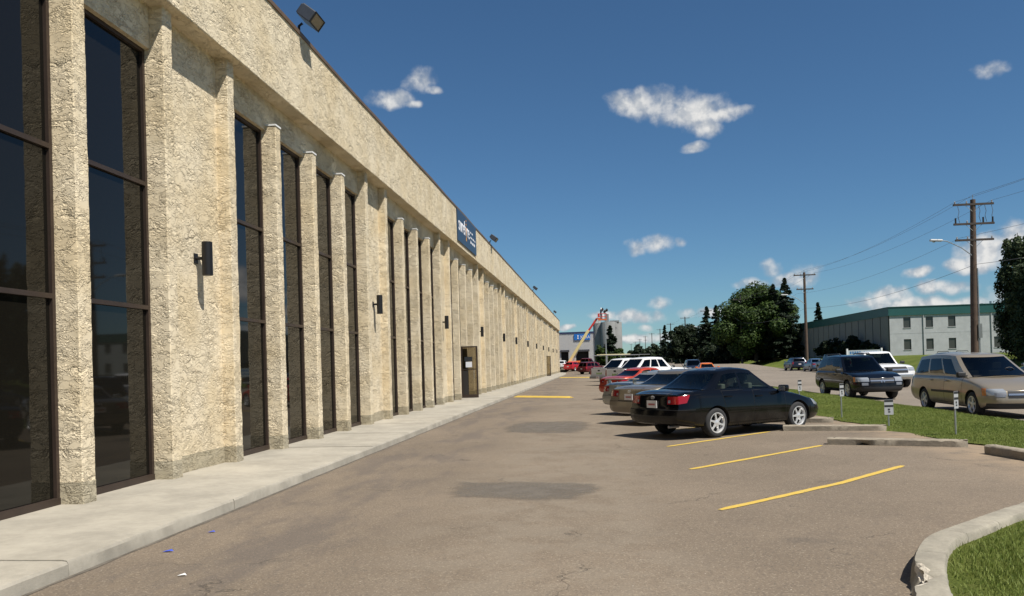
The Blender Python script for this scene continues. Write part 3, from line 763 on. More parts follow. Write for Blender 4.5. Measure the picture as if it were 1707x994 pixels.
        def pt(col, t):
            k, q = col; tt = t
            xF = xa + (xat - xa) * (tt ** .92); xR = xc + (xct - xc) * (tt ** .92)
            w = wb + (wr - wb) * (tt ** 1.25)
            if k == 'f': x = xF - bow * q * q; y = w * q * .985
            elif k == 'r': x = xR + bowr * q * q; y = w * q * .985
            else:
                x0 = xF - bow * 1.05; x1 = xR + bowr * 1.05; x = x0 + (x1 - x0) * q; y = w * (1 - .03 * (2 * q - 1) ** 2 - .0)
            zb = float(smooth_interp(sp['top'], x)) - .012 + (0 if k == 's' else float(np.interp(x, [p[0] for p in sp['crown']], [p[1] for p in sp['crown']])) * (1 - q * q) * .9)
            xm = (xat + xct) / 2; hl = max(.3, (xat - xct) / 2)
            zz = zr - g.get('arch', .05) * ((x - xm) / hl) ** 2 - .035 - (0 if k != 's' else .012)
            return (x, y, zb + (zz - zb) * t)
        grid = [[pt(c, t) for c in cols] for t in lev]
        nc = len(cols); roof = MB(); G = {}
        def cell(tgt, i, j):
            a, b, c, d = grid[i][j], grid[i][j + 1], grid[i + 1][j + 1], grid[i + 1][j]
            tgt.face((a, b, c, d)); tgt.face([(p[0], -p[1], p[2]) for p in (d, c, b, a)])
        def cell1(tgt, i, j, sg):
            q = [grid[i][j], grid[i][j + 1], grid[i + 1][j + 1], grid[i + 1][j]]
            if sg > 0: tgt.face(q)
            else: tgt.face([(p[0], -p[1], p[2]) for p in reversed(q)])
        so = len(yf); nf = len(yf)
        wcol = {}
        for w, (a, b) in enumerate(wins):
            for j in range(so + a, so + b): wcol[j] = w
        front = MB(); rear = MB(); sides = {}
        for i in range(nl - 1):
            for j in range(nc - 1):
                isf = j < nf - 1; isr = j >= nc - nf
                if isf and ws0 <= i < ws1 and not g.get('nofront'): cell(front, i, j)
                elif isr and g.get('rr', (ws0, ws1))[0] <= i < g.get('rr', (ws0, ws1))[1] and not g.get('norear'): cell(rear, i, j)
                elif j in wcol and sd0 <= i < sd1:
                    for sg in (1, -1): cell1(sides.setdefault((wcol[j], sg), MB()), i, j, sg)
                else: cell(roof, i, j)
        top = grid[-1]; xm = (xat + xct) / 2; ring2 = []
        for (x, y, z) in top: ring2.append((xm + (x - xm) * .93, y * .88, z + .028))
        ring3 = [(xm + (x - xm) * .8, y * .5, z + .046) for (x, y, z) in top]
        for r1, r2 in ((top, ring2), (ring2, ring3)):
            for j in range(nc - 1):
                q = (r1[j], r1[j + 1], r2[j + 1], r2[j]); roof.face(q); roof.face([(p[0], -p[1], p[2]) for p in reversed(q)])
        for j in range(nc - 1):
            a, b = ring3[j], ring3[j + 1]; roof.face((a, b, (b[0], -b[1], b[2]), (a[0], -a[1], a[2])))
        o = roof.build('cabin', g.get('mat', s.mats), s.p, weld=True, fix=True); s.smooth(o.data, 32); s.cabin = o
        gm = car_glass(*sp.get('glass', ('glass_dark', (.06, .07, .07)))); gs = car_glass(*sp.get('glass_side', sp.get('glass', ('glass_dark', (.06, .07, .07)))))
        def gl(mb, nm, mm):
            if mb.f:
                q = mb.build(nm, mm, s.p, weld=True); s.smooth(q.data, 60)
        gl(front, 'windshield', gm); gl(rear, 'rear_window', gs)
        for key in sides: gl(sides[key], 'side_window', gs)
        shelf = MB(); n0 = len(cols)
        lo = [pt(c, 0.0) for c in cols]
        for j in range(n0 - 1):
            a, b = lo[j], lo[j + 1]; shelf.face([(p[0] * .985 + .015 * (xa + xc) / 2, sgn * abs(p[1]) * .97, p[2] + .03) for p, sgn in ((a, 1), (b, 1), (b, -1), (a, -1))])
        if sp.get('seats', True): shelf.build('interior_shelf', mat('interior_grey', (.13, .13, .12), .9), s.p, weld=True, fix=True)
        # dash and seats
        zb = float(smooth_interp(sp['top'], (xa + xc) / 2))
        if sp.get('seats', True):
            hx = sp.get('seatx', (.28, -.62))
            for q, sx in enumerate(hx):
                for sy in ((-.36, .36) if q == 0 or sp.get('split', True) else (0,)):
                    m = MB(); w = .23 if sp.get('split', True) or q == 0 else .55
                    m.box(sx - .09, sx + .03, sy - w, sy + w, zb - .3, zb + .14); m.box(sx - .085, sx - .005, sy - .13, sy + .13, zb + .17, zb + .36); m.box(sx - .06, sx - .03, sy - .05, sy + .05, zb + .12, zb + .19)
                    bevel(m.build('seat', sp.get('seatmat', M_SEAT), s.p), .025, 2)
            d = MB(); x1 = xa - .22; d.box(x1 - .28, x1, -wb * .82, wb * .82, zb - .1, zb + .035); d.tube([(x1 - .33 + .16 * math.cos(a) * .35, .36 + .17 * math.sin(a), zb + .05 + .17 * math.cos(a)) for a in np.linspace(0, 2 * PI, 15)], .014, 6, cap=False)
            d.build('dashboard', M_TRIM, s.p)
    def wheels(s):
        sp = s.sp; R = sp['R']; W2 = sp['W'] / 2; tw = sp.get('tw', .20); rr = sp.get('rim', R * .66)
        key = ('w', R, rr, sp.get('wheel', 'alloy'))
        if key not in MATS:
            prof = [(rr, -.5 * tw), (rr + .02, -.53 * tw), (R - .035, -.52 * tw), (R - .008, -.42 * tw), (R, -.3 * tw), (R, .3 * tw), (R - .008, .42 * tw), (R - .035, .52 * tw), (rr + .02, .53 * tw), (rr, .5 * tw), (rr - .01, .3 * tw), (rr - .01, -.3 * tw), (rr, -.5 * tw)]
            ty = MB().lathe(prof, 32, 'y').mesh('wheel', M_TYRE, smooth=40)
            st = sp.get('wheel', 'alloy'); m = MB()
            o = .5 * tw  # outer face toward +y
            m.lathe([(rr - .004, .1 * tw), (rr - .004, o * 1.0), (rr + .004, o * 1.06), (rr - .014, o * 1.06), (rr - .026, o * .9), (rr - .03, .1 * tw)], 32, 'y', m=0)
            m.lathe([(rr - .02, .12 * tw), (0, .12 * tw)], 32, 'y', m=1)
            ns = {'alloy': 6, 'five': 5, 'steel': 10}[st]; hw = rr * .30
            for q in range(ns):
                a = 2 * PI * q / ns; ca, sa = math.cos(a), math.sin(a)
                def P_(r, t, y): return (r * ca - t * sa, y, r * sa + t * ca)
                w0 = rr * (.17 if ns == 6 else .2 if ns == 5 else .11); w1 = rr * (.11 if ns == 6 else .15 if ns == 5 else .13)
                i = len(m.v)
                for (r, w) in ((hw * .6, w0), (rr * .62, w1 * .8), (rr - .012, w1 * 1.25)):
                    for t, y in ((-w, o * .78), (w, o * .78), (w * .8, o * .98), (-w * .8, o * .98)): m.v.append(P_(r, t, y if r > hw else y * .96))
                for k in range(2):
                    for e in range(4): m.f.append((i + k * 4 + e, i + k * 4 + (e + 1) % 4, i + (k + 1) * 4 + (e + 1) % 4, i + (k + 1) * 4 + e)); m.m.append(0)
            m.lathe([(hw, o * .7), (hw, o * .92), (hw * .8, o * .98), (hw * .3, o * .98), (hw * .25, o * 1.04), (0, o * 1.04)], 20, 'y')
            ri = m.mesh('rim', [M_ALLOY if st != 'steel' else M_STEELW, M_WELL], fix=False, smooth=35)
            MATS[key] = (ty, ri)
        ty, ri = MATS[key]
        for xa in s.ax:
            for sg in (1, -1):
                o = place('wheel', ty, s.p, (xa, sg * (W2 - tw / 2 - sp.get('inset', .022)), R), (0, random.uniform(0, 6), 0 if sg > 0 else PI)); place('rim', ri, o)
    def door(s, x0, x1, sg, z0, z1f, z1r, slant=0.0):
        """door skin with its dark gap; x0 rear edge, x1 front edge"""
        W2 = s.sp['W'] / 2
        def pl(g):
            return [((x0 - g, 0, .9), (-1, 0, slant)), ((x1 + g, 0, .9), (1, 0, 0)), ((0, 0, z0 - g), (0, 0, -1)), ((0, sg * .35, 0), (0, -sg, 0)), (((x0 + x1) / 2, 0, max(z1f, z1r) + g), (0, 0, 1))]
        d = s.patch('door', pl(0), .004, s.mats)
        if d is None: return
        s.patch('door_gap', pl(.008), .0018, M_SEAM, d)
        zh = float(smooth_interp(s.sp['top'], x0 + .15)) - s.sp.get('hdz', .13); yw = s.sp['W'] / 2
        hm = MB().box(x0 + .06, x0 + .25, sg * (yw - .03) - .012, sg * (yw - .03) + .012, zh - .016, zh + .016).tube([(x0 + .05, sg * (yw - .015), zh), (x0 + .08, sg * (yw + .012), zh), (x0 + .23, sg * (yw + .012), zh), (x0 + .26, sg * (yw - .015), zh)], .013, 6)
        hm.build('door_handle', s.sp.get('handle', s.mats), d)
    def mirror(s, x, sg, z, m=None):
        W2 = s.sp['W'] / 2; a = MB()
        i = MB().box(-.07, .06, -.11, .11, -.075, .075); o = i.build('side_mirror', m or s.mats, s.p); bevel(o, .035, 3); o.location = (x, sg * (W2 + .075), z); s.smooth(o.data, 40)
        MB().box(-.02, .02, -sg * .10 - .06, -sg * .10 + .06, -.05, -.02).build('mirror_arm', m or s.mats, o)
        MB().box(-.076, -.071, -.085, .085, -.055, .055).build('mirror_glass', M_CHROME, o)
    def plate(s, x, z, m=M_PLATE, rear=True):
        sg = -1 if rear else 1
        o = MB().box(-.006, .006, -.152, .152, -.077, .077).build('licence_plate', m, s.p); o.location = (x, 0, z)
        MB().box(-.009 if rear else .006, -.006 if rear else .009, -.10, .10, -.022, .018).build('plate_text', M_PLATER, o)
    def details(s):
        for fn in s.sp.get('extra', []): fn(s)

# ---- body types ------------------------------------------------------------
def sedan_spec(L=4.53, W=1.70, H=1.47, wb=2.60, pt=None, **kw):
    L2 = L / 2
    sp = dict(L=L, W=W, H=H, wb=wb, R=.315, axo=.08, bulge_f=.06, rim=.215, paint=pt, corner=.55,
        top=[(-L2, .93), (-L2 + .25, .985), (-L2 + .75, 1.0), (-.8, .985), (.2, .955), (.95, .925), (L2 - .55, .80), (L2 - .15, .67), (L2, .60)],
        bottom=[(-L2, .34), (-L2 + .5, .24), (-1.0, .20), (1.0, .20), (L2 - .4, .20), (L2, .25)],
        crown=[(-L2, .02), (-L2 + .5, .035), (-1.2, .03), (0, .02), (.9, .05), (L2 - .5, .055), (L2, .03)],
        rear_prof=[(.2, .10), (.34, .03), (.45, .0), (.60, .01), (.66, .05), (.80, .07), (.92, .085), (1.02, .16)],
        front_prof=[(.18, .14), (.26, .05), (.4, .0), (.55, .02), (.66, .10), (.78, .3)],
        gh=dict(xa=1.02, xat=.28, xct=-.92, xc=-1.62, wb=.745, wr=.55, win=[(.09, .50), (.535, .865)], arch=.07),
        seatx=(.12, -.72))
    sp.update(kw); return sp
def sedan_parts(dx=(-1.02, -.08, .93), tail=None, badge=True, spoiler=False, plate=True):
    def fn(s):
        sp = s.sp; L2 = sp['L'] / 2; W2 = sp['W'] / 2
        zr = .975
        for sg in (1, -1):
            s.door(dx[1] + .006, dx[2], sg, .30, .95, .93); s.door(dx[0], dx[1] - .006, sg, .30, .97, .96, slant=-.25)
            # rear lamps: wrap round the corner
            s.patch('taillight', [((-L2, 0, .735), (.14, 0, -1)), ((-L2, 0, .895), (-.10, 0, 1)), ((0, sg * .43, 0), (0, -sg, 0)), ((-L2 + .25, 0, .80), (1, 0, -.6))], .006, M_RED)
            s.patch('reversing_lamp', [((0, 0, .765), (0, 0, -1)), ((0, 0, .825), (0, 0, 1)), ((0, sg * .45, 0), (0, -sg, 0)), ((0, sg * .51, 0), (0, sg, 0)), ((-L2 + .3, 0, 0), (1, 0, 0))], .009, M_LAMP)
            s.patch('headlight', [((L2, 0, .53), (0, 0, -1)), ((L2, 0, .66), (.1, 0, 1)), ((0, sg * .40, 0), (0, -sg, 0)), ((L2 - .42, 0, .7), (-1, 0, -.6))], .006, M_LAMP)
            s.boxpatch('side_moulding', (-.95, .9), None, (.515, .545), .010, s.mats, None, [((0, sg * .3, 0), (0, -sg, 0))])
            s.mirror(.78, sg, .965)
        s.boxpatch('rear_bumper', (-L2 - 1, -L2 + .42), None, (.0, .615), .006, s.mats)
        s.boxpatch('bumper_gap', (-L2 - 1, -L2 + .42), None, (.615, .628), .001, M_SEAM)
        s.boxpatch('boot_lid', (-L2 - 1, -L2 + .30), (-.40, .40), (.64, .96), .004, s.mats)
        s.boxpatch('lid_gap', (-L2 - 1, -L2 + .31), (-.41, .41), (.63, .97), .0015, M_SEAM)
        s.boxpatch('front_bumper', (L2 - .5, L2 + 1), None, (.0, .55), .006, s.mats)
        s.boxpatch('grille', (L2 - .4, L2 + 1), (-.34, .34), (.57, .66), .008, M_TRIM)
        if plate: s.plate(-L2 + .0 - sp.get('bulge_r', .06) + .04, .735)
        if badge:
            bx = -L2 + .075 - sp.get('bulge_r', .06)
            for a, b, zz in ((.052, .034, .0), (.02, .034, .0), (.048, .012, .012)):
                MB().tube([(bx - .006, a * math.cos(t), .875 + zz + b * math.sin(t)) for t in np.linspace(0, 2 * PI, 17)], .006, 5, cap=False).build('badge', M_CHROME, s.p)
        if spoiler:
            m = MB(); m.box(-L2 + .06, -L2 + .30, -.66, .66, 1.10, 1.135); m.box(-L2 + .12, -L2 + .24, -.60, -.55, .98, 1.10); m.box(-L2 + .12, -L2 + .24, .55, .60, .98, 1.10)
            bevel(m.build('spoiler', s.mats, s.p), .012, 2)
        MB().tube([(-1.05, .25, sp['H'] - .03), (-1.2, .25, sp['H'] + .16)], .006, 5).build('aerial', M_TRIM, s.p) if sp.get('aerial') else None
        MB().tube([(-L2 + .02, -.45, .27), (-L2 + .3, -.45, .27)], .03, 8).build('exhaust', M_STEELW, s.p)
    return fn

def put_car(name, sp, x, y, head, label, cat='car', z=0.0, group=None):
    """head: bearing in degrees, 0 = along the building away from the camera, clockwise"""
    rz = math.radians(90 - head)
    o = empty(name, (x, y, z), rz, label, cat, group)
    o.location = (0, 0, 0); o.rotation_euler = (0, 0, 0)
    Car(sp, o)
    o.location = (x, y, z); o.rotation_euler = (0, 0, rz)
    return o
PT_BLACK = paint('black_paint', (.003, .003, .0035), 0, .10, .0)
PT_TAUPE = paint('taupe_paint', (.20, .17, .13), .55, .32)
PT_SILVER = paint('silver_paint', (.36, .36, .33), .6, .32)
PT_RED = paint('red_paint', (.42, .045, .018), .25, .28)
PT_WHITE = paint('white_paint', (.72, .72, .71), 0, .3)
PT_MAROON = paint('maroon_paint', (.12, .012, .016), .2, .28)
PT_GOLD = paint('gold_paint', (.37, .31, .225), .55, .32)
PT_NAVY = paint('navy_paint', (.004, .005, .008), .0, .12, .0)
PT_BLUE = paint('steel_blue_paint', (.09, .15, .24), .5, .3)
PT_ORANGE = paint('orange_paint', (.62, .15, .02), .1, .28)
PT_CRIMSON = paint('crimson_paint', (.45, .02, .03), .2, .28)
PT_DKBLUE = paint('dark_blue_paint', (.016, .022, .04), .3, .3)
PT_TEAL = paint('dark_teal_paint', (.02, .045, .05), .3, .28)
GL_CLEAR = ('glass_green_tint', (.58, .68, .63)); GL_MID = ('glass_mid', (.16, .19, .18)); GL_DARK = ('glass_dark', (.04, .045, .045))

put_car('black_sedan', sedan_spec(pt=PT_BLACK, glass=GL_CLEAR, extra=[sedan_parts()], aerial=True), 2.93, 18.54, 52,
        'shiny black four-door sedan with alloy wheels and red tail lamps in the parking row')
put_car('taupe_sedan', sedan_spec(L=4.75, W=1.80, H=1.42, wb=2.75, pt=PT_TAUPE, glass=GL_CLEAR, extra=[sedan_parts((-1.1, -.1, .98))], lod=0), 2.62, 22.4, 50, 'taupe brown sedan parked between the black sedan and the silver spoilered car')
put_car('silver_sedan', sedan_spec(L=4.55, W=1.72, H=1.35, wb=2.64, pt=PT_SILVER, glass=GL_MID, extra=[sedan_parts(spoiler=True)], lod=0), 2.35, 26.2, 50, 'silver grey sedan with a rear spoiler in the parking row')
put_car('red_coupe', sedan_spec(L=4.5, W=1.72, H=1.38, wb=2.62, pt=PT_RED, glass=GL_DARK, extra=[sedan_parts(spoiler=False)], lod=1), 2.25, 36.6, 50, 'orange red sedan with dark windows in the parking row')

def suv_spec(L=4.83, W=1.87, H=1.74, wb=2.75, pt=None, **kw):
    L2 = L / 2
    sp = dict(L=L, W=W, H=H, wb=wb, R=.365, axo=.02, paint=pt, corner=.5, wf=.15, wr=.08, tw=.23, gap=.06,
        top=[(-L2, 1.04), (-L2 + .3, 1.10), (-.5, 1.09), (.9, 1.06), (L2 - .6, 1.02), (L2 - .12, .93), (L2, .80)],
        bottom=[(-L2, .46), (-L2 + .5, .32), (-1, .28), (1, .28), (L2 - .4, .28), (L2, .34)],
        crown=[(-L2, .01), (0, .02), (.9, .05), (L2 - .4, .06), (L2, .03)],
        rear_prof=[(.3, .10), (.42, .02), (.55, 0), (.7, .03), (1.1, .07), (1.3, .1)],
        front_prof=[(.26, .12), (.36, .03), (.5, 0), (.7, .02), (.85, .07), (.98, .2), (1.1, .4)],
        gh=dict(xa=1.0, xat=.28, xct=-2.02, xc=-2.30, wb=.84, wr=.66, win=[(.09, .36), (.385, .64), (.665, .955)], arch=.06, bowr=.05), seatx=(.0, -.95))
    sp.update(kw); return sp
def suv_parts(dx=(-1.05, -.1, .92), rack=True, zb=1.02, wide_grille=True, badge=None, chrome=False, hl=(.70, .85), moulding=False, fog=True, low=.5, lampw=.42, plate=True, bar=True, gz=(.64, .82)):
    def fn(s):
        sp = s.sp; L2 = sp['L'] / 2; W2 = sp['W'] / 2; bf = sp.get('bulge_f', .12)
        for sg in (1, -1):
            s.door(dx[1] + .006, dx[2], sg, sp.get('sill', .42), zb, zb); s.door(dx[0], dx[1] - .006, sg, sp.get('sill', .42), zb, zb)
            s.patch('headlight', [((L2, 0, hl[0]), (.04, 0, -1)), ((L2, 0, hl[1]), (.06, 0, 1)), ((0, sg * (lampw + .06), 0), (0, -sg, 0)), ((L2 - .36, 0, hl[0]), (-1, 0, -.5))], .007, M_LAMP)
            s.patch('indicator', [((L2, 0, hl[0]), (.04, 0, -1)), ((L2, 0, hl[1]), (.06, 0, 1)), ((0, sg * (W2 - .14), 0), (0, -sg, 0)), ((L2 - .36, 0, hl[0]), (-1, 0, -.5)), ((L2 - .24, 0, hl[0]), (1, 0, .4))], .010, M_AMBER)
            s.patch('taillight', [((0, 0, .80), (0, 0, -1)), ((0, 0, 1.06), (0, 0, 1)), ((0, sg * (W2 - .22), 0), (0, -sg, 0)), ((-L2 + .2, 0, 0), (1, 0, 0))], .006, M_RED)
            if fog: s.patch('fog_lamp', [((0, 0, .56), (0, 0, -1)), ((0, 0, .66), (0, 0, 1)), ((0, sg * .52, 0), (0, -sg, 0)), ((0, sg * .74, 0), (0, sg, 0)), ((L2 - .4, 0, 0), (-1, 0, 0))], .008, M_STEELW)
            if moulding: s.boxpatch('side_moulding', (-.85, 1.0), None, (.60, .665), .014, M_TRIM, None, [((0, sg * .3, 0), (0, -sg, 0))])
            s.mirror(sp['gh']['xa'] - .22, sg, zb + .10, M_TRIM)
            if rack:
                z = sp['H'] + .045; MB().tube([(sp['gh']['xct'] + .25, sg * .60, z - .06), (sp['gh']['xct'] + .32, sg * .60, z), (sp['gh']['xat'] - .45, sg * .60, z + .01), (sp['gh']['xat'] - .35, sg * .60, z - .06)], .022, 6).build('roof_rail', M_TRIM, s.p)
        s.boxpatch('front_bumper', (L2 - .5, L2 + 1), None, (low, gz[0] - .01), .006, s.mats)
        s.boxpatch('lower_grille', (L2 - .5, L2 + 1), (-.86, .86), (.1, low), .008, M_TRIM)
        s.boxpatch('grille', (L2 - .45, L2 + 1), (-lampw - .02, lampw + .02), gz, .008, M_TRIM)
        if bar:
            s.boxpatch('grille_bar', (L2 - .45, L2 + 1), (-lampw - .02, lampw + .02), (sum(gz) / 2 - .022, sum(gz) / 2 + .022), .016, M_CHROME if chrome else s.mats)
        if badge == 'bow':
            s.boxpatch('badge', (L2 - .4, L2 + 1), (-.085, .085), (.605, .635), .028, M_BADGE); s.boxpatch('badge', (L2 - .4, L2 + 1), (-.035, .035), (.59, .65), .026, M_BADGE)
        if badge == 'tri':
            for yy, zz in ((0, .76), (-.05, .69), (.05, .69)):
                s.patch('badge', [((0, yy, zz + .04), (0, .87, .5)), ((0, yy, zz + .04), (0, -.87, .5)), ((0, yy, zz - .04), (0, .87, -.5)), ((0, yy, zz - .04), (0, -.87, -.5)), ((L2 - .4, 0, 0), (-1, 0, 0))], .026, M_CHROME)
        s.boxpatch('rear_bumper', (-L2 - 1, -L2 + .35), None, (.3, .68), .006, sp.get('bumpm', s.mats))
        if plate: s.plate(-L2 - sp.get('bulge_r', .06) + .03, .80)
    return fn
# minivan
def van_spec(pt):
    L = 5.2; L2 = 2.6
    return suv_spec(L=L, W=1.85, H=1.71, wb=3.08, pt=pt, R=.335, axo=.1, wheel='five', tw=.21,
        top=[(-L2, 1.00), (-L2 + .25, 1.06), (0, 1.06), (1.2, 1.03), (1.7, .97), (2.15, .87), (2.42, .79), (L2, .70)],
        bottom=[(-L2, .34), (-L2 + .5, .26), (1.8, .23), (L2, .26)], sill=.34,
        crown=[(-L2, .01), (.8, .02), (1.5, .08), (2.2, .07), (L2, .03)], wf=.2,
        front_prof=[(.2, .12), (.3, .03), (.45, 0), (.6, .02), (.75, .07), (.88, .16), (1.0, .32)],
        gh=dict(xa=1.52, xat=.40, xct=-2.25, xc=-2.48, wb=.83, wr=.66, win=[(.14, .36), (.385, .66), (.69, .95)], arch=.06, bow=.22, bowr=.05), seatx=(.35, -.9),
        glass=('glass_mid', (.16, .19, .18)), glass_side=GL_DARK, extra=[suv_parts((-1.05, -.02, 1.08), rack=False, zb=1.02, badge='bow', chrome=True, hl=(.60, .75), moulding=True, low=.40, lampw=.44, gz=(.53, .71))])
put_car('gold_minivan', van_spec(PT_GOLD), 10.74, 23.95, 180, 'gold beige minivan parked at the kerb beside the grass strip', 'van', -.08)
put_car('black_suv', suv_spec(pt=PT_NAVY, glass=GL_MID, glass_side=GL_MID, extra=[suv_parts(badge='tri', chrome=True)]), 10.55, 34.0, 176, 'black suv with triple diamond badge on the road behind the gold minivan', 'suv', -.08)

# pickups
def pickup_spec(pt, L=5.75, W=2.0, H=1.90, **kw):
    L2 = L / 2
    sp = suv_spec(L=L, W=W, H=H, wb=3.45, pt=pt, R=.39, axo=.1, tw=.25, gap=.08, wr=.02, wf=.10, corner=.3,
        top=[(-L2, 1.20), (-1.1, 1.22), (0, 1.20), (1.0, 1.18), (L2 - .5, 1.13), (L2 - .1, 1.05), (L2, .95)],
        bottom=[(-L2, .62), (-L2 + .5, .5), (-1, .42), (1, .42), (L2 - .4, .40), (L2, .45)], sill=.52,
        crown=[(-L2, .0), (-1, .0), (1, .06), (L2 - .4, .06), (L2, .03)],
        rear_prof=[(.3, .08), (.6, .0), (1.3, .02)], front_prof=[(.36, .1), (.5, .02), (.6, 0), (.8, .01), (1.0, .05), (1.12, .15), (1.25, .3)],
        gh=dict(xa=1.18, xat=.52, xct=-.80, xc=-.98, wb=.86, wr=.70, win=[(.10, .52), (.57, .93)], arch=.05, bowr=.03), bed=(-L2 + .09, -1.06, W / 2 - .13, .80), seatx=(.15, -.6), bulge_r=.0, bulge_f=.1)
    sp.update(kw); return sp
def pickup_parts(decal=False, plate=True, cover=False, bumper=True, dx=(-.98, -.02, .98)):
    def fn(s):
        sp = s.sp; L2 = sp['L'] / 2; W2 = sp['W'] / 2
        for sg in (1, -1):
            s.door(dx[1] + .006, dx[2], sg, .54, 1.17, 1.17); s.door(dx[0], dx[1] - .006, sg, .54, 1.17, 1.17)
            s.patch('headlight', [((0, 0, .86), (0, 0, -1)), ((0, 0, 1.03), (0, 0, 1)), ((0, sg * .58, 0), (0, -sg, 0)), ((L2 - .32, 0, .9), (-1, 0, 0))], .008, M_LAMP)
            s.patch('taillight', [((0, 0, .78), (0, 0, -1)), ((0, 0, 1.16), (0, 0, 1)), ((0, sg * (W2 - .15), 0), (0, -sg, 0)), ((-L2 + .10, 0, 0), (1, 0, 0))], .008, M_RED)
            s.mirror(.95, sg, 1.27, M_TRIM)
            if decal:
                for k in range(5):
                    x0 = .12 + k * .13
                    s.boxpatch('door_lettering', (x0, x0 + .095), None, (.84, .84 + (.22 if k % 2 else .17)), .009, M_DECAL, None, [((0, sg * .3, 0), (0, -sg, 0))])
        s.boxpatch('grille', (L2 - .45, L2 + 1), (-.55, .55), (.76, 1.06), .008, M_TRIM)
        s.boxpatch('grille_bar', (L2 - .45, L2 + 1), (-.55, .55), (.88, .95), .02, M_CHROME)
        fb = MB().box(L2 - .12, L2 + .17, -.78, .78, .50, .70).build('front_bumper', M_CHROME, s.p); bevel(fb, .05, 3)
        if bumper:
            rb = MB().box(-L2 - .14, -L2 + .04, -.92, .92, .50, .68).build('rear_bumper', M_STEELW, s.p); bevel(rb, .03, 2)
        tg = MB().box(-L2 - .022, -L2 + .0, -W2 + .17, W2 - .17, .72, 1.21).build('tailgate', s.mats, s.p); bevel(tg, .008, 1)
        MB().box(-L2 - .03, -L2 - .02, -.11, .11, 1.02, 1.12).build('tailgate_handle', M_TRIM, tg)
        if decal:
            for k in range(5): MB().box(-L2 - .027, -L2 - .021, -.3 + k * .12, -.215 + k * .12, .80, .80 + (.1 if k % 2 else .13)).build('lettering', M_DECAL, tg)
        if plate: s.plate(-L2 - .16, .60)
        if cover: MB().box(-L2 + .06, -1.02, -W2 + .1, W2 - .1, 1.20, 1.25).build('bed_cover', M_TRIM, s.p)
    return fn
M_DECAL = mat('green_decal', (.22, .42, .06), .5)
PT_WHITE2 = PT_WHITE
def sail_truck(dy=0):
    sp = pickup_spec(PT_WHITE, L=5.65, gh=dict(xa=1.25, xat=.58, xct=-1.10, xc=-1.85, wb=.87, wr=.70, win=[(.09, .34), (.375, .62), (.655, .93)], arch=.04, bowr=.03), glass=GL_MID, glass_side=GL_DARK, seatx=(.25, -.6), lod=1,
        extra=[pickup_parts(True, True, True, dx=(-.92, .05, 1.02))])
    sp.pop('bed'); return sp
put_car('white_pickup', sail_truck(), 3.35, 51.2, 53, 'white crew cab pickup with green lettering, parked behind the orange red sedan', 'pickup truck', group='white work pickups')
put_car('white_pickup', sail_truck(), 2.3, 58.2, 50, 'white crew cab pickup with green lettering, parked between its twin and the ladder truck', 'pickup truck', group='white work pickups')
o = put_car('ladder_truck', pickup_spec(PT_WHITE, lod=1, glass=GL_DARK, extra=[pickup_parts()]), 2.4, 70, 50, 'white pickup carrying a yellow ladder on an overhead rack', 'pickup truck')
rk = MB()
for sx in (-2.7, -1.2, .9):
    for sg in (-1, 1): rk.tube([(sx, sg * .86, 1.15 if sx < 0 else 1.95), (sx, sg * .86, 2.2)], .025, 6)
    rk.tube([(sx, -.9, 2.2), (sx, .9, 2.2)], .025, 6)
for sg in (-1, 1): rk.tube([(-2.9, sg * .86, 2.22), (2.2, sg * .86, 2.22)], .025, 6)
rk.build('ladder_rack', M_STEELW, o)
ld = MB()
for yy in (.25, .62): ld.box(-2.6, .9, yy - .02, yy + .02, 2.26, 2.33)
for k in range(11): ld.tube([(-2.5 + k * .32, .25, 2.3), (-2.5 + k * .32, .62, 2.3)], .014, 5)
lo = ld.build('ladder', mat('ladder_yellow', (.50, .44, .26), .5), o)
put_car('white_pickup_road', pickup_spec(PT_WHITE, extra=[pickup_parts(bumper=False)], glass=GL_MID), 15.0, 45.2, 178, 'white pickup with chrome grille driving along the road past the black suv', 'pickup truck', -.08)
put_car('navy_pickup', pickup_spec(PT_DKBLUE, lod=1, glass=GL_DARK, extra=[pickup_parts(cover=True)]), 24.2, 85.5, 0, 'dark navy pickup parked by the far kerb behind the pale blue car', 'pickup truck', -.08)
put_car('blue_sedan', sedan_spec(pt=PT_BLUE, lod=1, glass=GL_DARK, extra=[sedan_parts()]), 24.6, 94, 0, 'pale blue sedan parked by the far kerb ahead of the navy pickup', 'car', -.08)
put_car('dark_wagon', suv_spec(pt=PT_DKBLUE, lod=1, H=1.6, glass=GL_DARK, extra=[suv_parts()]), 24.5, 102.5, 0, 'dark blue suv parked by the far kerb, foremost of the row of three', 'suv', -.08)
put_car('silver_suv', suv_spec(pt=PT_SILVER, lod=1, glass=GL_DARK, extra=[suv_parts()]), 23.2, 56, 0, 'pale suv with roof rails seen over the roof of the gold minivan', 'suv', -.08)
put_car('teal_sedan', sedan_spec(pt=PT_TEAL, lod=1, glass=GL_DARK, extra=[sedan_parts()]), 23.6, 44.5, 0, 'dark teal sedan parked beneath the tall poplar across the road', 'car', -.08)
put_car('orange_car', sedan_spec(L=4.9, W=1.9, H=1.40, wb=2.9, pt=PT_ORANGE, lod=1, glass=GL_DARK, extra=[sedan_parts((-1.1, -.1, .98)), lambda s: s.boxpatch('bonnet_stripe', (1.05, 2.3), (-.55, .55), (.6, 1.2), .006, M_TRIM)]), 10.35, 77.5, 180, 'orange car with black bonnet stripe facing along the road', 'car', -.08)
put_car('grey_suv', suv_spec(pt=PT_DKBLUE, lod=1, glass=GL_DARK, extra=[suv_parts()]), 10.6, 90, 180, 'dark grey suv at the kerb behind the orange car', 'suv', -.08)
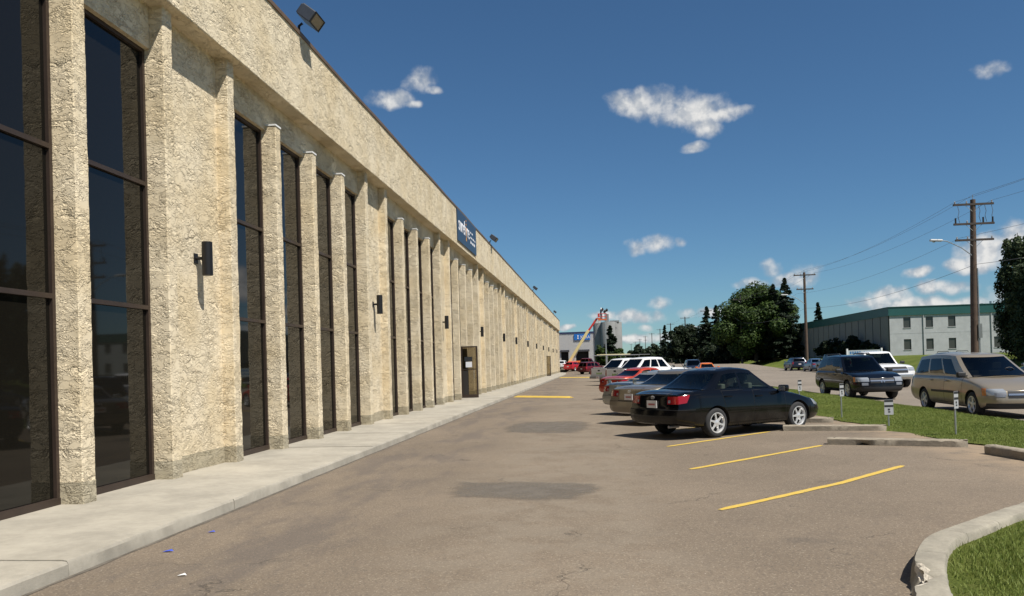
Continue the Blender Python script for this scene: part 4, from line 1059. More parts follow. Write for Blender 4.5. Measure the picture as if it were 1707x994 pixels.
put_car('red_suv', suv_spec(pt=PT_MAROON, lod=1, glass=GL_DARK, extra=[suv_parts()]), -.6, 112, 40, 'dark red suv parked beyond the ladder truck', 'suv', .0)
def hatch_spec(pt, **kw):
    sp = sedan_spec(L=4.25, W=1.75, H=1.5, wb=2.6, pt=pt, lod=1, glass=GL_DARK, gh=dict(xa=1.15, xat=.38, xct=-1.45, xc=-2.0, wb=.76, wr=.57, win=[(.10, .44), (.475, .76), (.79, .93)], arch=.07), extra=[sedan_parts(badge=False)])
    sp['top'] = [(-2.12, .96), (-1.9, 1.02), (-.8, 1.0), (.2, .97), (1.0, .94), (1.6, .82), (2.0, .68), (2.12, .6)]
    sp.update(kw); return sp
put_car('red_hatchback', hatch_spec(PT_CRIMSON), -3.75, 127, 22, 'bright red hatchback parked near the orange boom lift', 'car', rise(127))
put_car('white_car', hatch_spec(PT_WHITE), -5.9, 139, 10, 'white car beside the far corner of the stucco building', 'car', rise(139))
put_car('maroon_pickup', pickup_spec(PT_MAROON, lod=1, glass=GL_DARK, extra=[pickup_parts()]), -1.6, 131, 25, 'maroon pickup parked beside the red hatchback', 'pickup truck', rise(131))
# ---------------------------------------------------------------- wheel stops, kerbed island, lawns
M_STOP = mat('weathered_concrete', (.26, .222, .168), .92, var=.22, vscale=5, bump=.012, bscale=28)
M_CHIP = mat('broken_concrete', (.58, .52, .42), .95, var=.35, vscale=9, bump=.03, bscale=35)
def wheel_stop(p0, p1, label, w=.20, h=.125, z=0.0, chip=None):
    p0 = Vector((*p0, 0)); p1 = Vector((*p1, 0)); d = p1 - p0; L = d.length; rz = math.atan2(d.y, d.x)
    rr = np.random.default_rng(int(L * 1e4) % 9999); n = 34
    prof = [(0, 0), (0, h * .82), (.018, h * .95), (.04, h), (w - .04, h), (w - .018, h * .95), (w, h * .82), (w, 0)]
    rows = []
    for i in range(n + 1):
        x = L * i / n; row = []
        for k, (y, zz) in enumerate(prof):
            a = .0022; y2 = y + rr.normal(0, a); z2 = zz + (rr.normal(0, a) if zz > 0 else 0)
            if zz > .8 * h and rr.random() < .06: z2 -= rr.uniform(.004, .012)
            if chip is not None and abs(x - chip) < .09 and k == 0: y2 += .07; z2 += .05 * (1 - abs(x - chip) / .09)
            if k < 3 and L - x < .14 and k > 0: y2 += .05 * (1 - (L - x) / .14) * rr.uniform(.5, 1.2); z2 -= .02 * rr.random()
            row.append((x + (rr.normal(0, .004) if i in (0, n) else 0), y2, z2))
        rows.append(row)
    mb = MB()
    for a, b_ in zip(rows, rows[1:]):
        for k in range(len(prof) - 1): mb.face((a[k], b_[k], b_[k + 1], a[k + 1]), 0)
    mb.face(list(reversed(rows[0]))); mb.face(rows[-1])
    o = mb.build('wheel_stop', M_STOP, None, weld=True, fix=True, smooth=38); o.location = (p0.x, p0.y, z); o.rotation_euler = (0, 0, rz)
    tag(o, label, 'wheel stop', 'concrete wheel stops'); 
    for xx in (.12, L - .12): MB().lathe([(0, h + .004), (.016, h + .004), (.016, h - .02)], 8, c=(xx, w / 2, 0)).build('anchor_pin', M_TRIM, o)
    return o
wheel_stop((4.22, 15.42), (6.34, 14.58), 'long concrete wheel stop with a chipped corner and a gouge, facing an empty stall', chip=.62)
wheel_stop((4.10, 18.42), (6.17, 17.98), 'concrete wheel stop under the nose of the black sedan')
wheel_stop((3.55, 21.1), (5.75, 20.4), 'concrete wheel stop in front of the taupe sedan')
wheel_stop((6.17, 13.62), (6.55, 11.4), 'concrete wheel stop turned along the grass beside the driveway', h=.15)

def resample(pts, step):
    d = [0]
    for a, b_ in zip(pts, pts[1:]): d.append(d[-1] + math.dist(a, b_))
    n = max(2, int(d[-1] / step)); s = np.linspace(0, d[-1], n)
    xs = np.interp(s, d, [p[0] for p in pts]); ys = np.interp(s, d, [p[1] for p in pts])
    for _ in range(3): xs[1:-1] = (xs[:-2] + 2 * xs[1:-1] + xs[2:]) / 4; ys[1:-1] = (ys[:-2] + 2 * ys[1:-1] + ys[2:]) / 4
    return list(zip(xs, ys))
KO = resample([(1.15, -6), (1.15, 1), (1.3, 3.0), (1.6, 4.3), (1.98, 5.42), (2.17, 5.95), (2.26, 6.16), (2.40, 6.46), (2.58, 6.79), (2.78, 7.05), (3.17, 7.43), (3.66, 7.93), (4.17, 8.41), (5.2, 9.3), (6.6, 10.1), (8.0, 10.45), (9.3, 10.5)], .06)
M_KERB = mat('kerb_concrete', (.285, .258, .202), .92, var=.22, vscale=4, bump=.006, bscale=60)
kerb = empty('kerb'); tag(kerb, kind='structure')
KI = []
sect = []
for i, p in enumerate(KO):
    a = KO[max(i - 1, 0)]; b_ = KO[min(i + 1, len(KO) - 1)]; tx, ty = b_[0] - a[0], b_[1] - a[1]; q = math.hypot(tx, ty); nx, ny = ty / q, -tx / q
    w = .225; hgt = .165
    ch = max(0, 1 - math.dist(p, (2.10, 5.72)) / .34); ch = ch ** .6 if ch > 0 else 0
    sect.append((p, (nx, ny), w, hgt, ch)); KI.append((p[0] + nx * w, p[1] + ny * w))
def kerb_ring(k):
    p, nrm, w, h, ch = sect[k]; rr = np.random.default_rng(k)
    prof = [(-.012, -.02), (0, .10), (.004, h - .03), (.02, h - .004), (.05, h), (w - .04, h), (w - .012, h - .006), (w, h - .03), (w, .02)]
    out = []
    for i, (o, z) in enumerate(prof):
        j = rr.normal(0, .0025)
        if ch > 0 and i in (1, 2, 3, 4): o += ch * (.11, .13, .11, .09)[i - 1] * rr.uniform(.55, 1.25); z -= ch * (0.02, .035, .03, .02)[i - 1] * rr.uniform(.2, 1.6)
        out.append((p[0] + nrm[0] * (o + j), p[1] + nrm[1] * (o + j), z + j))
    return out, ch
marks = [0]; acc = 0
for k in range(1, len(KO)):
    acc += math.dist(KO[k], KO[k - 1])
    if acc > 1.55 or k == len(KO) - 1: marks.append(k); acc = 0
# put a joint where the photograph shows one, by the bend
jb = min(range(len(KO)), key=lambda k: math.dist(KO[k], (2.86, 7.12))); marks = sorted(set([m for m in marks if abs(m - jb) > 8] + [jb]))
for a, b_ in zip(marks, marks[1:]):
    mb = MB(); prev = None; last = None
    for k in range(a, b_ + 1):
        r, ch = kerb_ring(k)
        if k == a:   # narrow joint
            r2, _ = kerb_ring(k + 1); r = [tuple(Vector(u).lerp(Vector(v), .08)) for u, v in zip(r, r2)]; mb.face(r)
        if prev:
            for q in range(len(r) - 1): mb.face((prev[0][q], prev[0][q + 1], r[q + 1], r[q]), 1 if (ch > .12 and q in (1, 2, 3)) else 0)
        prev = (r, ch)
    mb.face(prev[0])
    mb.build('kerb_stone', [M_KERB, M_CHIP], kerb, weld=True, fix=True, smooth=40)

# island turf
def island_inside(x, y):
    # between the kerb and the road
    for k in range(len(KI) - 1):
        if KI[k][1] <= y <= KI[k + 1][1]:
            f = (y - KI[k][1]) / max(1e-6, KI[k + 1][1] - KI[k][1]); return x - (KI[k][0] + f * (KI[k + 1][0] - KI[k][0]))
    return -1
def tz(x, y): return .095 + .02 * math.sin(x * 2.1 + y) * math.sin(y * 1.7)
ki = [p for p in KI if p[1] < 10.3]
mb = MB()
nx = 14
rows = []
for (x, y) in ki[::3]:
    rows.append([(x - .01 + (9.25 - x + .01) * (f ** 1.5), y, tz(x + (9.25 - x) * f, y)) for f in np.linspace(0, 1, nx)])
for a, b_ in zip(rows, rows[1:]):
    for q in range(nx - 1): mb.face((a[q], a[q + 1], b_[q + 1], b_[q]))
tag(mb.build('island_lawn', M_LAWN, None, weld=True, fix=True, smooth=True), kind='structure')
# grass strip by the street
NE = [(12.0, 7.4), (12.6, 6.9), (13.6, 6.75), (14.4, 6.7), (15.2, 6.55), (16.6, 6.42), (18, 6.25), (19.7, 6.1), (21.3, 6.05), (24, 6.0), (30, 6.0), (60, 6.0), (130, 6.1), (200, 6.1)]
def near_edge(y): return float(np.interp(y, [p[0] for p in NE], [p[1] for p in NE])) + .10 * math.sin(y * 2.3) + .06 * math.sin(y * 5.1 + 1)
def strip_z(x, y):
    x0 = near_edge(y); t = min(max((x - x0) / (9.22 - x0), 0), 1)
    return rise(y) + .012 + .11 * (t ** .7) * (1 - .25 * t ** 6) + .012 * math.sin(x * 3 + y * 1.3)
ysg = list(np.arange(12.05, 60, .45)) + list(np.arange(60, 160, 4))
mb = MB(); rows = []
for y in ysg:
    x0 = near_edge(y); rows.append([(x0 + (9.22 - x0) * f, y, strip_z(x0 + (9.22 - x0) * f, y)) for f in np.linspace(0, 1, 12)])
for a, b_ in zip(rows, rows[1:]):
    for q in range(11): mb.face((a[q], a[q + 1], b_[q + 1], b_[q]))
tag(mb.build('grass_strip', M_LAWN, None, weld=True, fix=True, smooth=True), kind='structure')
ks = MB(); ks.box(9.20, 9.36, 12.0, 200, -.2, .045); ks.box(25.3, 25.46, -30, 420, -.3, .05); tag(ks.build('street_kerb', M_KERB), kind='structure')

def blades(name, pts, hmin, hmax, w, m, lean=.5, seed=1):
    """one triangle pair per blade"""
    r = np.random.default_rng(seed); P_ = np.asarray(pts, float); n = len(P_)
    a = r.uniform(0, 2 * PI, n); h = r.uniform(hmin, hmax, n); ln = r.uniform(0, lean, n) * h; b = r.uniform(0, 2 * PI, n)
    dx = np.cos(a) * w / 2; dy = np.sin(a) * w / 2; lx = np.cos(b) * ln; ly = np.sin(b) * ln
    v0 = P_ + np.c_[dx, dy, np.zeros(n)]; v1 = P_ - np.c_[dx, dy, np.zeros(n)]
    m0 = P_ + np.c_[dx * .7 + lx * .35, dy * .7 + ly * .35, h * .6]; m1 = P_ + np.c_[-dx * .7 + lx * .35, -dy * .7 + ly * .35, h * .6]; t = P_ + np.c_[lx, ly, h]
    V = np.stack([v0, v1, m1, m0, t], 1).reshape(-1, 3); i = np.arange(n) * 5
    me = bpy.data.meshes.new(name); me.vertices.add(len(V)); me.vertices.foreach_set('co', V.ravel().astype(np.float32))
    loops = np.stack([i, i + 1, i + 2, i + 3, i + 3, i + 2, i + 4], 1).ravel()
    me.loops.add(len(loops)); me.loops.foreach_set('vertex_index', loops.astype(np.int32))
    ls = np.stack([np.arange(n) * 7, np.arange(n) * 7 + 4], 1).ravel(); me.polygons.add(2 * n); me.polygons.foreach_set('loop_start', ls.astype(np.int32))
    me.update(calc_edges=True); me.validate(); me.materials.append(m)
    return tag(link(bpy.data.objects.new(name, me)), kind='stuff')
pts = []
r = np.random.default_rng(5)
while len(pts) < 60000:
    x, y = r.uniform(1.3, 5.6), r.uniform(3.2, 9.2); d = island_inside(x, y)
    if d > .0:
        bare = .5 + .5 * math.sin(x * 3.1 + 2.0 * math.sin(y * 2.3)) * math.sin(y * 2.7 + x)
        near = min(1, d / .28)
        if r.random() < (.12 + .88 * near) * (.45 + .55 * bare): pts.append((x, y, tz(x, y) - .01))
tag(blades('grass', pts, .02, .055, .0065, M_BLADE, 1.1, 2), 'short green grass on the kerbed island corner', 'grass')
pts = []
while len(pts) < 130000:
    y = 12.2 + 40 * r.random() ** 1.7; x0 = near_edge(y); x = r.uniform(x0 - .08, 9.3)
    if r.random() < .25 + .75 * min(1, max(0, x - x0) / .5): pts.append((x, y, strip_z(x, y) - .012))
tag(blades('grass', pts, .018, .042, .011, M_BLADE, 1.0, 3), 'mown green grass on the strip between the stalls and the road', 'grass')

# stall number posts
M_GALV = mat('galvanised_steel', (.42, .44, .43), .4, .7, var=.1); M_SIGNW = mat('sign_plate_white', (.38, .38, .38), .5)
def stall_post(x, y, rz, label, h=.84, w=.20, two=True):
    z = strip_z(x, y) - .03 if x > near_edge(y) else 0
    o = empty('stall_post', (x, y, z), rz, label, 'sign post', 'stall number posts')
    MB().tube([(0, 0, 0), (0, 0, h - .02)], .018, 8).build('post', M_GALV, o, smooth=True)
    p = MB().box(-w / 2, w / 2, -.03, -.022, h - .34, h).build('sign_plate', M_SIGNW, o)
    MB().box(-w / 2 + .004, w / 2 - .004, -.033, -.030, h - .05, h - .005).build('black_band', M_TRIM, p)
    MB().box(-w / 2 + .004, w / 2 - .004, -.033, -.030, h - .165, h - .12).build('black_band', M_TRIM, p)
    MB().box(-.025, .022, -.033, -.030, h - .24, h - .20).build('number', M_TRIM, p); MB().box(-.02, .03, -.033, -.030, h - .29, h - .26).build('number', M_TRIM, p)
    return o
stall_post(6.98, 16.55, math.radians(38), 'slim grey stall post with striped plate on the grass behind the empty stall', .88, .15)
stall_post(6.50, 18.8, math.radians(10), 'grey stall post with striped plate behind the wheel stop of the black sedan', .62, .21)
stall_post(6.30, 21.6, math.radians(34), 'grey stall post with striped plate behind the wheel stop of the taupe sedan', .92, .15)
stall_post(6.05, 24.9, math.radians(34), 'grey stall post with striped plate just beyond the nose of the black sedan', .95, .15)
# scraps of litter on the asphalt
for (x, y), m, l in (((-4.05, 7.95), mat('blue_scrap', (.03, .08, .5), .5), 'crumpled blue scrap lying closest to the walk edge'), ((-4.05, 7.1), MATS['blue_scrap'], 'flat blue scrap on the asphalt near the kerb'), ((-3.45, 6.25), mat('white_scrap', (.7, .7, .68), .7), 'small white paper scrap on the asphalt')):
    mb = MB(); k = .03 if 'flat' not in l else .04
    mb.face([(-k, -k * .5, .004), (k, -k * .4, .012), (k * .8, k * .5, .02), (-k * .7, k * .6, .006)]); mb.face([(k, -k * .4, .012), (k * 1.5, k * .1, .004), (k * .8, k * .5, .02)])
    o = mb.build('litter_scrap', m); o.location = (x, y, .003); tag(o, l, 'litter')
# ---------------------------------------------------------------- far side of the street
def sstep(t): t = min(max(t, 0), 1); return t * t * (3 - 2 * t)
def bank_z(x, y): return -.02 + 1.42 * sstep((x - 27.5) / 7.5)
sheet('far_lawn', list(np.arange(25.44, 40, 1.2)) + [45, 60, 90, 140], list(np.arange(-40, 420, 10)), bank_z, M_LAWN)

# white and green building across the street
gb = empty('green_roofed_building', (36.8, 105, 1.42), 0, 'pale two-storey block with a dark green roof band and panelled side wall', 'building')
M_PALE = mat('pale_grey_paint', (.41, .42, .42), .8, var=.10, vscale=1.5, bump=.004, bscale=8); M_GREEN = mat('green_metal', (.022, .095, .088), .45, .1, var=.08, vscale=.6)
M_RIB = mat('ribbed_panel', (.20, .205, .185), .8, var=.06); M_WING = glass_material('office_window_glass', (.05, .05, .045), 1.5)
bx0, bx1, by1 = 0.0, 27.0, 47.0; zt = 6.05
wx = [1.67 + 2.68 * k for k in range(9)]
rowsz = [(.68, 2.0), (3.44, 4.76)]
fw_ = MB(); zl = [-.6, .68, 2.0, 3.44, 4.76, 5.0]
xs_ = [0.0]
for x in wx: xs_ += [x, x + .88]
xs_.append(bx1)
for i in range(len(zl) - 1):
    for j in range(len(xs_) - 1):
        if i in (1, 3) and j % 2 == 1: continue
        fw_.face(((xs_[j], 0, zl[i]), (xs_[j + 1], 0, zl[i]), (xs_[j + 1], 0, zl[i + 1]), (xs_[j], 0, zl[i + 1])))
for x in wx:
    for z0, z1 in rowsz:
        for q in (((x, 0, z0), (x, .14, z0), (x, .14, z1), (x, 0, z1)), ((x + .88, 0, z0), (x + .88, .14, z0), (x + .88, .14, z1), (x + .88, 0, z1)), ((x, 0, z0), (x + .88, 0, z0), (x + .88, .14, z0), (x, .14, z0)), ((x, 0, z1), (x + .88, 0, z1), (x + .88, .14, z1), (x, .14, z1))): fw_.face(q)
fw_.build('front_wall', M_PALE, gb, weld=True)
for x in wx:
    for z0, z1 in rowsz:
        f = MB().box(x, x + .05, .09, .15, z0, z1).box(x + .83, x + .88, .09, .15, z0, z1).box(x + .05, x + .83, .09, .15, z1 - .05, z1).box(x + .05, x + .83, .09, .15, z0, z0 + .05)
        fo = f.build('window', M_BRONZE, gb); MB().box(x + .05, x + .83, .11, .13, z0 + .05, z1 - .05).build('pane', M_WING, fo)
        MB().box(x - .04, x + .92, -.05, .0, z0 - .07, z0 - .002).build('sill', M_PALE, fo)
np_ = 16
for k in range(np_):
    y0 = .30 + k * (by1 - .3) / np_; y1 = y0 + (by1 - .3) / np_ - .26
    MB().box(-.06, .0, y0, y1, -.6, 5.0).build('wall_panel', M_RIB, gb)
MB().box(.0, bx1, .2, by1, -.6, 5.6).build('core', mat('dark_joint', (.05, .05, .05), .9), gb)
MB().box(-.14, bx1 + .1, -.14, by1 + .1, 5.0, zt).build('roof_band', M_GREEN, gb)
MB().box(-.20, bx1 + .2, -.20, by1 + .2, zt, zt + .08).build('coping', M_GREEN, gb)
MB().tube([(14.0, 4, zt + .08), (14.0, 4, zt + .6)], .15, 8).tube([(12.9, 4, zt + .08), (12.9, 4, zt + .35)], .2, 8).build('roof_vent', M_GALV, gb)
for dx in (4.05, 12.1, 20.1): MB().tube([(dx, -.07, -.3), (dx, -.07, 5.0)], .05, 6).build('downpipe', M_PALE, gb)
for zz in (-.1, 2.72): MB().box(0, bx1, -.012, -.002, zz, zz + .06).build('wall_course', M_PALE, gb)
# sign board on the lawn
sb = empty('sign_board', (31.4, 98, bank_z(31.4, 98) - .1), math.radians(4), 'white lawn sign board with blue lettering on two posts before the green roofed building', 'sign')
for sx in (-2.0, 2.0): MB().box(sx - .09, sx + .09, -.09, .09, -.1, 1.75).build('post', M_WHITE, sb)
pb = MB().box(-1.9, 1.9, -.04, .04, .25, 1.55).build('board', mat('board_grey', (.42, .46, .48), .6), sb)
mb = MB(); M_SB = mat('sign_blue', (.05, .16, .34), .5)
for x0 in np.arange(-1.7, 1.5, .27):
    if abs(x0 + .35) > .12: mb.box(x0, x0 + .19, -.05, -.042, 1.12, 1.42)
for x0 in np.arange(-1.1, .9, .22): mb.box(x0, x0 + .15, -.05, -.042, .72, .9)
mb.build('lettering', M_SB, pb)

# ---------------------------------------------------------------- far end of the lot
fb = empty('grey_depot', (-14, 150, .70), 0, 'grey ribbed metal depot with navy roof trim closing the far end of the lot', 'building')
M_RMET = mat('grey_ribbed_metal', (.60, .585, .56), .6, .3, var=.05)
mb = MB(); w = 13.55; n = 90
z1 = 6.45
def fr(x): # front sheet with the dock openings left out
    return
dock = [(7.4, 8.75), (10.15, 12.5)]
xs_ = []
for k in range(n): xs_ += [k * w / n, (k + .35) * w / n, (k + .5) * w / n, (k + .85) * w / n]
xs_.append(w)
for a, b_ in zip(range(len(xs_)), range(1, len(xs_))):
    off = lambda q: -.05 if q % 4 in (2, 3) else 0.0
    ya = off(a) if a % 4 in (2, 3) else 0; yb = off(b_) if b_ % 4 in (2, 3) else 0
    xm = (xs_[a] + xs_[b_]) / 2; zz0 = 3.05 if any(d0 < xm < d1 for d0, d1 in dock) else -.5
    mb.face(((xs_[a], ya, zz0), (xs_[b_], yb, zz0), (xs_[b_], yb, z1), (xs_[a], ya, z1)))
mb.build('front_wall', M_RMET, fb, weld=True)
MB().box(0, w - .01, 2.5, 40, -.5, z1 - .01).build('body_wall', M_RMET, fb); MB().box(w - .02, w + .02, 0, 40, -.5, z1).build('side_wall', M_RMET, fb)
MB().box(-.1, w + .12, -.12, 40.1, z1, z1 + .30).build('roof_trim', mat('navy_trim', (.02, .03, .09), .5), fb); MB().box(w - .02, w + .1, -.1, .12, -.5, z1).build('corner_trim', mat('dark_trim', (.05, .05, .06), .5), fb)
for d0, d1 in dock:
    d = MB().box(d0, d1, .9, 1.0, -.4, 3.05).build('dock_door', mat('dock_dark', (.018, .018, .018), .8), fb)
    for zz in (.5, 1.2, 1.9, 2.5): MB().box(d0, d1, .87, .9, zz, zz + .05).build('door_rib', M_TRIM, d)
    MB().box(d0 - .15, d1 + .15, -.45, .0, 3.05, 3.4).build('canopy', mat('dark_canopy', (.05, .05, .055), .6), fb)
sgn = MB().box(9.9, 12.9, -.2, -.08, 5.2, 6.32).build('sign_panel', mat('bright_blue_sign', (.015, .14, .46), .4), fb)
place('lettering', text_mesh('XTRA', .78, M_SW, .01, xs=.92), sgn, (10.98, -.22, 5.47), (PI / 2, 0, 0))
mb = MB()
for zz in (5.48, 5.74, 6.0): mb.tube([(10.78 - .1 * math.cos(t) * 1.6 - .1, -.22, zz + .07 * math.sin(t * 2)) for t in np.linspace(-1.2, 1.2, 7)] + [(10.75, -.22, zz - .05)], .045, 6)
mb.build('lettering', M_SW, sgn)

# grain silos
si = empty('grain_silos', (6.4, 450, .2), 0, 'cluster of tall grey concrete grain silos beyond the spruces', 'silos')
M_SILO = mat('silo_concrete', (.20, .20, .195), .9, var=.12, vscale=.25)
for k, (sx, sy, r_, h) in enumerate(((-3.6, 0, 4.3, 23.0), (.3, -5.5, 4.0, 23.2), (4.0, 1, 4.1, 23.4), (-3.6, 9, 4.3, 23), (4.2, 9, 4.1, 23))):
    MB().lathe([(r_, 0), (r_, h), (r_ - .25, h + .3), (0, h + .5)], 36, c=(sx, sy, 0)).build('silo', M_SILO, si, smooth=40)
MB().box(-1.2, .9, -2, 2, 23, 28.2).build('headhouse', M_SILO, si); MB().box(-7.5, -3.5, -2, 0, 23, 25.2).build('gallery', mat('pale_steel', (.5, .5, .47), .6), si); MB().box(1.4, 6.5, -3, 2, 23.4, 24.3).build('gallery', M_SILO, si)
mb = MB()
for sx in np.arange(-7.6, 7.6, 1.4): mb.tube([(sx, -4.5, 23), (sx, -4.5, 24.3)], .06, 4)
mb.tube([(-7.6, -4.5, 24.3), (7.6, -4.5, 24.3)], .06, 4); mb.build('railing', M_GALV, si)

# tall lamp post and the boom lift working on it
lp = empty('lamp_post', (1.58, 134.0, rise(134)), 0, 'slim silver lamp post with dark lamp heads beside the boom lift basket', 'lamp post')
MB().tube([(0, 0, 0), (0, 0, 9.8)], [.13, .085], 10).build('pole', M_GALV, lp, smooth=True)
for sx, zz in ((-.45, 9.9), (.28, 9.75), (-.05, 9.55)):
    h = MB().lathe([(0, .22), (.17, .2), (.26, .05), (.28, -.12), (.0, -.14)], 14, axis='x').build('lamp_head', M_TRIM, lp, smooth=True); h.location = (sx, 0, zz); h.rotation_euler = (0, .5, .3)
MB().tube([(-.45, 0, 9.8), (.3, 0, 9.7)], .035, 6).build('bracket', M_GALV, lp)
bl = empty('boom_lift', (-3.85, 133, rise(133)), 0, 'orange boom lift with cream boom and red jib raised to the lamp post', 'boom lift')
M_LO = mat('lift_orange', (.62, .14, .04), .45); M_LC = mat('lift_cream', (.66, .55, .26), .5); M_LR = mat('lift_red', (.50, .04, .03), .45)
for sx in (-.85, .85):
    for sy in (-1.1, 1.1):
        wh = MB().lathe([(0, -.16), (.25, -.16), (.42, -.14), (.45, -.08), (.45, .08), (.42, .14), (.25, .16), (0, .16)], 20, axis='x').build('wheel', M_TYRE, bl, smooth=40); wh.location = (sx, sy, .45)
bevel(MB().box(-.75, .75, -1.5, 1.5, .42, .75).build('chassis', M_LO, bl), .04, 2)
tu = MB().box(-.9, 1.15, -.95, .75, .8, 1.45); tub = tu.build('turntable', M_LO, bl); bevel(tub, .12, 3)
MB().lathe([(.5, .74), (.5, .81)], 20).build('slew_ring', M_TRIM, bl)
def beam(a, b_, w, m, name, h=None):
    a = Vector(a); b_ = Vector(b_); d = (b_ - a); L = d.length
    o = MB().box(0, L, -w / 2, w / 2, -(h or w) / 2, (h or w) / 2).build(name, m, bl); o.location = a; o.rotation_euler = d.to_track_quat('X', 'Z').to_euler(); bevel(o, .02, 1); return o
A = (-.75, 0, 1.25); B_ = (2.6, 0, 6.45); D = (4.05, 0, 8.35)
beam(A, B_, .40, M_LC, 'lower_boom', .46); beam((B_[0] - .5, 0, B_[2] - .77), D, .30, M_LR, 'upper_boom', .32)
MB().tube([(-.3, -.1, 1.0), (1.0, -.1, 3.6)], .07, 8).build('lift_cylinder', M_GALV, bl)
beam((D[0] - .1, 0, D[2] + .02), (D[0] + .75, 0, D[2] + .05), .18, M_LO, 'jib')
bk = MB(); X0, X1, ZF = 4.25, 5.65, 8.05
bk.box(X0, X1, -.45, .45, ZF, ZF + .22)
bk.build('platform_floor', M_LO, bl)
rl = MB()
for zz in (ZF + .6, ZF + 1.1):
    rl.tube([(X0, -.43, zz), (X1, -.43, zz), (X1, .43, zz), (X0, .43, zz), (X0, -.43, zz)], .035, 6)
for px_ in (X0, (X0 + X1) / 2, X1):
    for py_ in (-.43, .43): rl.tube([(px_, py_, ZF + .2), (px_, py_, ZF + 1.1)], .03, 6)
rl.box(X0 + .02, X0 + .3, -.46, -.40, ZF + .55, ZF + 1.05)
rl.build('platform_rail', M_LR, bl)

# worker in the basket
def person(loc, rz, label, chains, radii, mats):
    o = empty('person', loc, rz, label, 'person')
    return o
wk = empty('person', (.90, 132.95, rise(133) + 8.27), math.radians(-60), 'worker in dark clothes and white helmet reaching up from the lift basket', 'person')
V = [(0, 0, .95), (0, 0, 1.12), (0, .02, 1.32), (0, .02, 1.46), (0, .04, 1.56), (0, .05, 1.68), (.10, 0, .90), (.11, .04, .50), (.11, 0, .09), (.12, .12, .04), (-.10, 0, .90), (-.12, .02, .50), (-.12, -.02, .09), (-.13, .10, .04),
     (.19, .02, 1.42), (.25, .22, 1.34), (.16, .42, 1.50), (.14, .50, 1.55), (-.19, .02, 1.42), (-.27, .20, 1.28), (-.14, .40, 1.34), (-.11, .48, 1.37)]
E_ = [(0, 1), (1, 2), (2, 3), (3, 4), (4, 5), (0, 6), (6, 7), (7, 8), (8, 9), (0, 10), (10, 11), (11, 12), (12, 13), (3, 14), (14, 15), (15, 16), (16, 17), (3, 18), (18, 19), (19, 20), (20, 21)]
RAD = [.15, .14, .16, .12, .06, .095, .095, .07, .05, .045, .095, .07, .05, .045, .075, .055, .042, .04, .075, .055, .042, .04]
me = bpy.data.meshes.new('body'); me.from_pydata(V, E_, []); bo = bpy.data.objects.new('tmp', me); C.objects.link(bo)
sk = bo.modifiers.new('s', 'SKIN'); bo.modifiers.new('u', 'SUBSURF').levels = 1
for i, rd in enumerate(RAD): me.skin_vertices[0].data[i].radius = (rd, rd)
me.skin_vertices[0].data[0].use_root = True
bpy.context.view_layer.update(); bm_ = bpy.data.meshes.new_from_object(bo.evaluated_get(bpy.context.evaluated_depsgraph_get())); bpy.data.objects.remove(bo)
M_CLO = mat('dark_work_clothes', (.03, .035, .05), .9); M_SKIN = mat('skin', (.45, .27, .19), .6)
bm_.materials.clear(); bm_.materials.append(M_CLO); bm_.materials.append(M_SKIN)
for f in bm_.polygons:
    f.use_smooth = True; c = f.center
    f.material_index = 1 if c.z > 1.53 or (abs(c.x) < .2 and c.y > .43) else 0
link(bpy.data.objects.new('body', bm_), wk)
MB().lathe([(.135, 1.71), (.118, 1.73), (.11, 1.80), (.07, 1.85), (0, 1.865)], 14, c=(0, .05, 0)).build('helmet', M_WHITE, wk, smooth=True)

